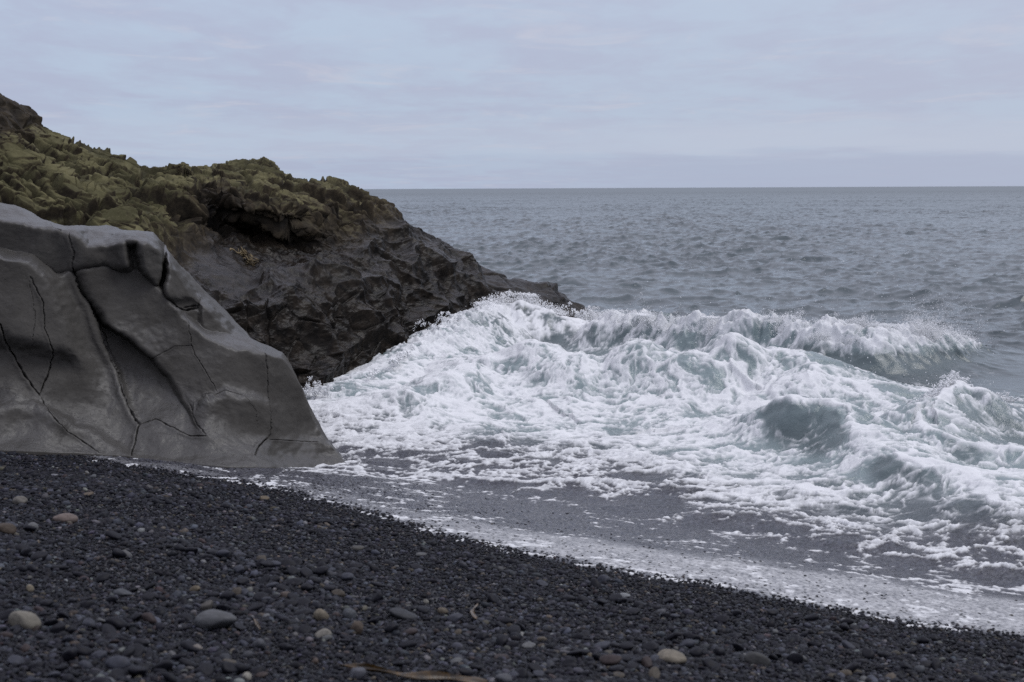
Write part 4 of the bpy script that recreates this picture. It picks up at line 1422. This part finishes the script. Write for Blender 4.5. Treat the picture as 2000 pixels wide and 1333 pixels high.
def build_kelp():
    def kelp_mat(name, a, bcol):
        m, t, b = material(name)
        v = objcoord(t)
        c = t.mix(t.ramp(t.noise(v, 14, 4, 0.6, 0.5), 0.35, 0.65), a, bcol)
        t.link(c, b.inputs['Base Color'])
        b.inputs['Roughness'].default_value = 0.3
        bump(t, b, t.noise(v, 60, 3), 0.2, 0.01)
        return m
    km = kelp_mat("brown kelp", (0.014, 0.008, 0.001, 1), (0.058, 0.030, 0.003, 1))
    B = on_beach(np.array([655, 690, 730, 780, 830, 880, 930, 948]), np.array([1304, 1312, 1322, 1329, 1334, 1338, 1343, 1348]))
    B[:, 2] += np.array([.015, .03, .035, .03, .035, .03, .035, .02])
    o = ribbon("kelp_strap", B, [0.005, 0.011, 0.016, 0.020, 0.023, 0.028, 0.034, 0.024], 0.006, 0.012, km)
    tag(o, "long wet brown kelp strap lying along the bottom edge", "seaweed")
    km2 = kelp_mat("orange kelp", (0.04, 0.022, 0.005, 1), (0.08, 0.045, 0.010, 1))
    B = on_beach(np.array([934, 926, 922, 926, 932]), np.array([1190, 1198, 1207, 1214, 1219]))
    B[:, 2] += 0.035
    o = ribbon("kelp_scrap", B, [0.003, 0.008, 0.014, 0.014, 0.006], 0.004, 0.006, km2)
    tag(o, "orange brown curled kelp scrap right of the brown oval stone", "seaweed")
    B = on_beach(np.array([497, 501, 504, 508]), np.array([1220, 1228, 1235, 1242]))
    B[:, 2] += 0.035
    o = ribbon("kelp_scrap", B, [0.004, 0.010, 0.010, 0.004], 0.004, 0.006, km2)
    tag(o, "dark orange kelp scrap just right of the largest grey oval stone", "seaweed")


def build_birds():
    m, t, b = material("dark seabird feathers")
    b.inputs['Base Color'].default_value = (0.03, 0.028, 0.03, 1)
    b.inputs['Roughness'].default_value = 0.7
    for (x, y, d, s, flap, lab) in ((1979, 391, 420, 0.42, 1.1, "dark seabird flying low over the sea with raised wings near the right edge"),
                                     (1425.5, 409, 255, 0.26, 0.5, "small dark seabird alone over the open sea in mid picture"),
                                     (1940, 357, 900, 0.45, 0.25, "faint seabird just above the horizon")):
        c = at_depth(np.array([x]), np.array([y]), np.array([d]))[0]
        st = np.linspace(-1, 1, 15)
        rad = 0.2 * np.sqrt(np.clip(1 - st ** 2, 0, 1)) * (1 - 0.35 * st) * 0.55
        an = np.linspace(0, 2 * np.pi, 11)
        body = np.stack([np.broadcast_to(st[:, None], (15, 11)), rad[:, None] * np.cos(an), rad[:, None] * np.sin(an) + 0.05 * st[:, None]], -1)
        o = obj("seabird", grid_mesh("seabird", body * s), m)
        for sgn in (-1, 1):
            u = np.linspace(0, 1, 9)[:, None]
            ch = np.linspace(0, 2 * np.pi, 9)[None]
            wx = 0.15 + 0.26 * (1 - u ** 1.5) * np.cos(ch) - 0.35 * u ** 2
            wy = sgn * (0.05 + 1.15 * u * math.cos(flap)) + 0 * ch
            wz = 0.04 * (1 - 0.7 * u) * np.sin(ch) + 1.15 * u * math.sin(flap) * (1 - 0.25 * u)
            obj("wing", grid_mesh("wing", np.stack([wx, wy + 0 * wx, wz], -1) * s), m, o)
        o.location = c
        o.rotation_euler = (0, 0, 0.9)
        tag(o, lab, "bird")


def on_crag(px, py):
    qx, qy = in_view(CRAG_P[:, 0], CRAG_P[:, 1], CRAG_P[:, 2])
    near = np.hypot(qx - px, qy - py) < 4
    c = CRAG_P[near]
    return c[np.argmin(c[:, 1])]


def build_wrack():
    m, t, b = material("dried wrack and driftwood")
    n = t.noise(objcoord(t), 9, 5, 0.6)
    t.link(t.mix(t.ramp(n, 0.35, 0.65), (0.06, 0.045, 0.022, 1), (0.17, 0.125, 0.060, 1)), b.inputs['Base Color'])
    b.inputs['Roughness'].default_value = 0.8
    a, c = on_crag(452, 490), on_crag(475, 495)
    k = np.linspace(0, 1, 14)[:, None]
    C = a + (c - a) * k + np.array([0, -0.06, 0.05])
    C[:, 2] += 0.025 * np.sin(k[:, 0] * 7)
    R = np.interp(k[:, 0], [0, 0.06, 0.15, 1], [0.030, 0.034, 0.022, 0.012])
    an = np.linspace(0, 2 * np.pi, 9)
    P = np.stack([np.stack([C[:, 0] + 0 * x, C[:, 1] + R * math.cos(x), C[:, 2] + R * math.sin(x)], -1) for x in an], 1)
    o = obj("driftwood_stick", grid_mesh("driftwood_stick", P), m)
    tag(o, "thin driftwood stick stranded on the crag below the dark hollow", "driftwood")
    r = np.random.default_rng(9)
    pts = [on_crag(x, y) for x, y in ((476, 495), (481, 498), (485, 503), (489, 508), (492, 513))]
    vs, fs, nb = [], [], 0
    for q in pts:
        for _ in range(16):
            s, f = pebble_shape(ICO1, int(r.integers(1, 900)))
            M = rotmats(1, r, 0.8)[0]
            v = (s * np.array([0.10, 0.02, 0.014]) * r.uniform(0.6, 1.3)) @ M.T + q + r.normal(0, 0.045, 3) + np.array([0, -0.05, 0.03])
            vs.append(v)
            fs.append(f + nb)
            nb += len(v)
    o = obj("dried_wrack", raw_mesh("dried_wrack", np.concatenate(vs), np.concatenate(fs)), m)
    tag(o, "small yellowish clump of dried seaweed at the end of the driftwood stick", "seaweed")
    q = on_crag(484, 505)
    v, f = pebble_shape(ICO3, 77)
    o = obj("stone", raw_mesh("stone", v, f), pebble_material("pale stone rock", (0.13, 0.12, 0.11)))
    o.matrix_world = Matrix.Translation((q[0], q[1] - 0.06, q[2] + 0.02)) @ Matrix.Diagonal((0.045, 0.04, 0.03, 1))
    tag(o, "pale stone caught in the dried seaweed on the crag", "stone")


build_pebbles()
build_wrack()
build_kelp()
build_birds()
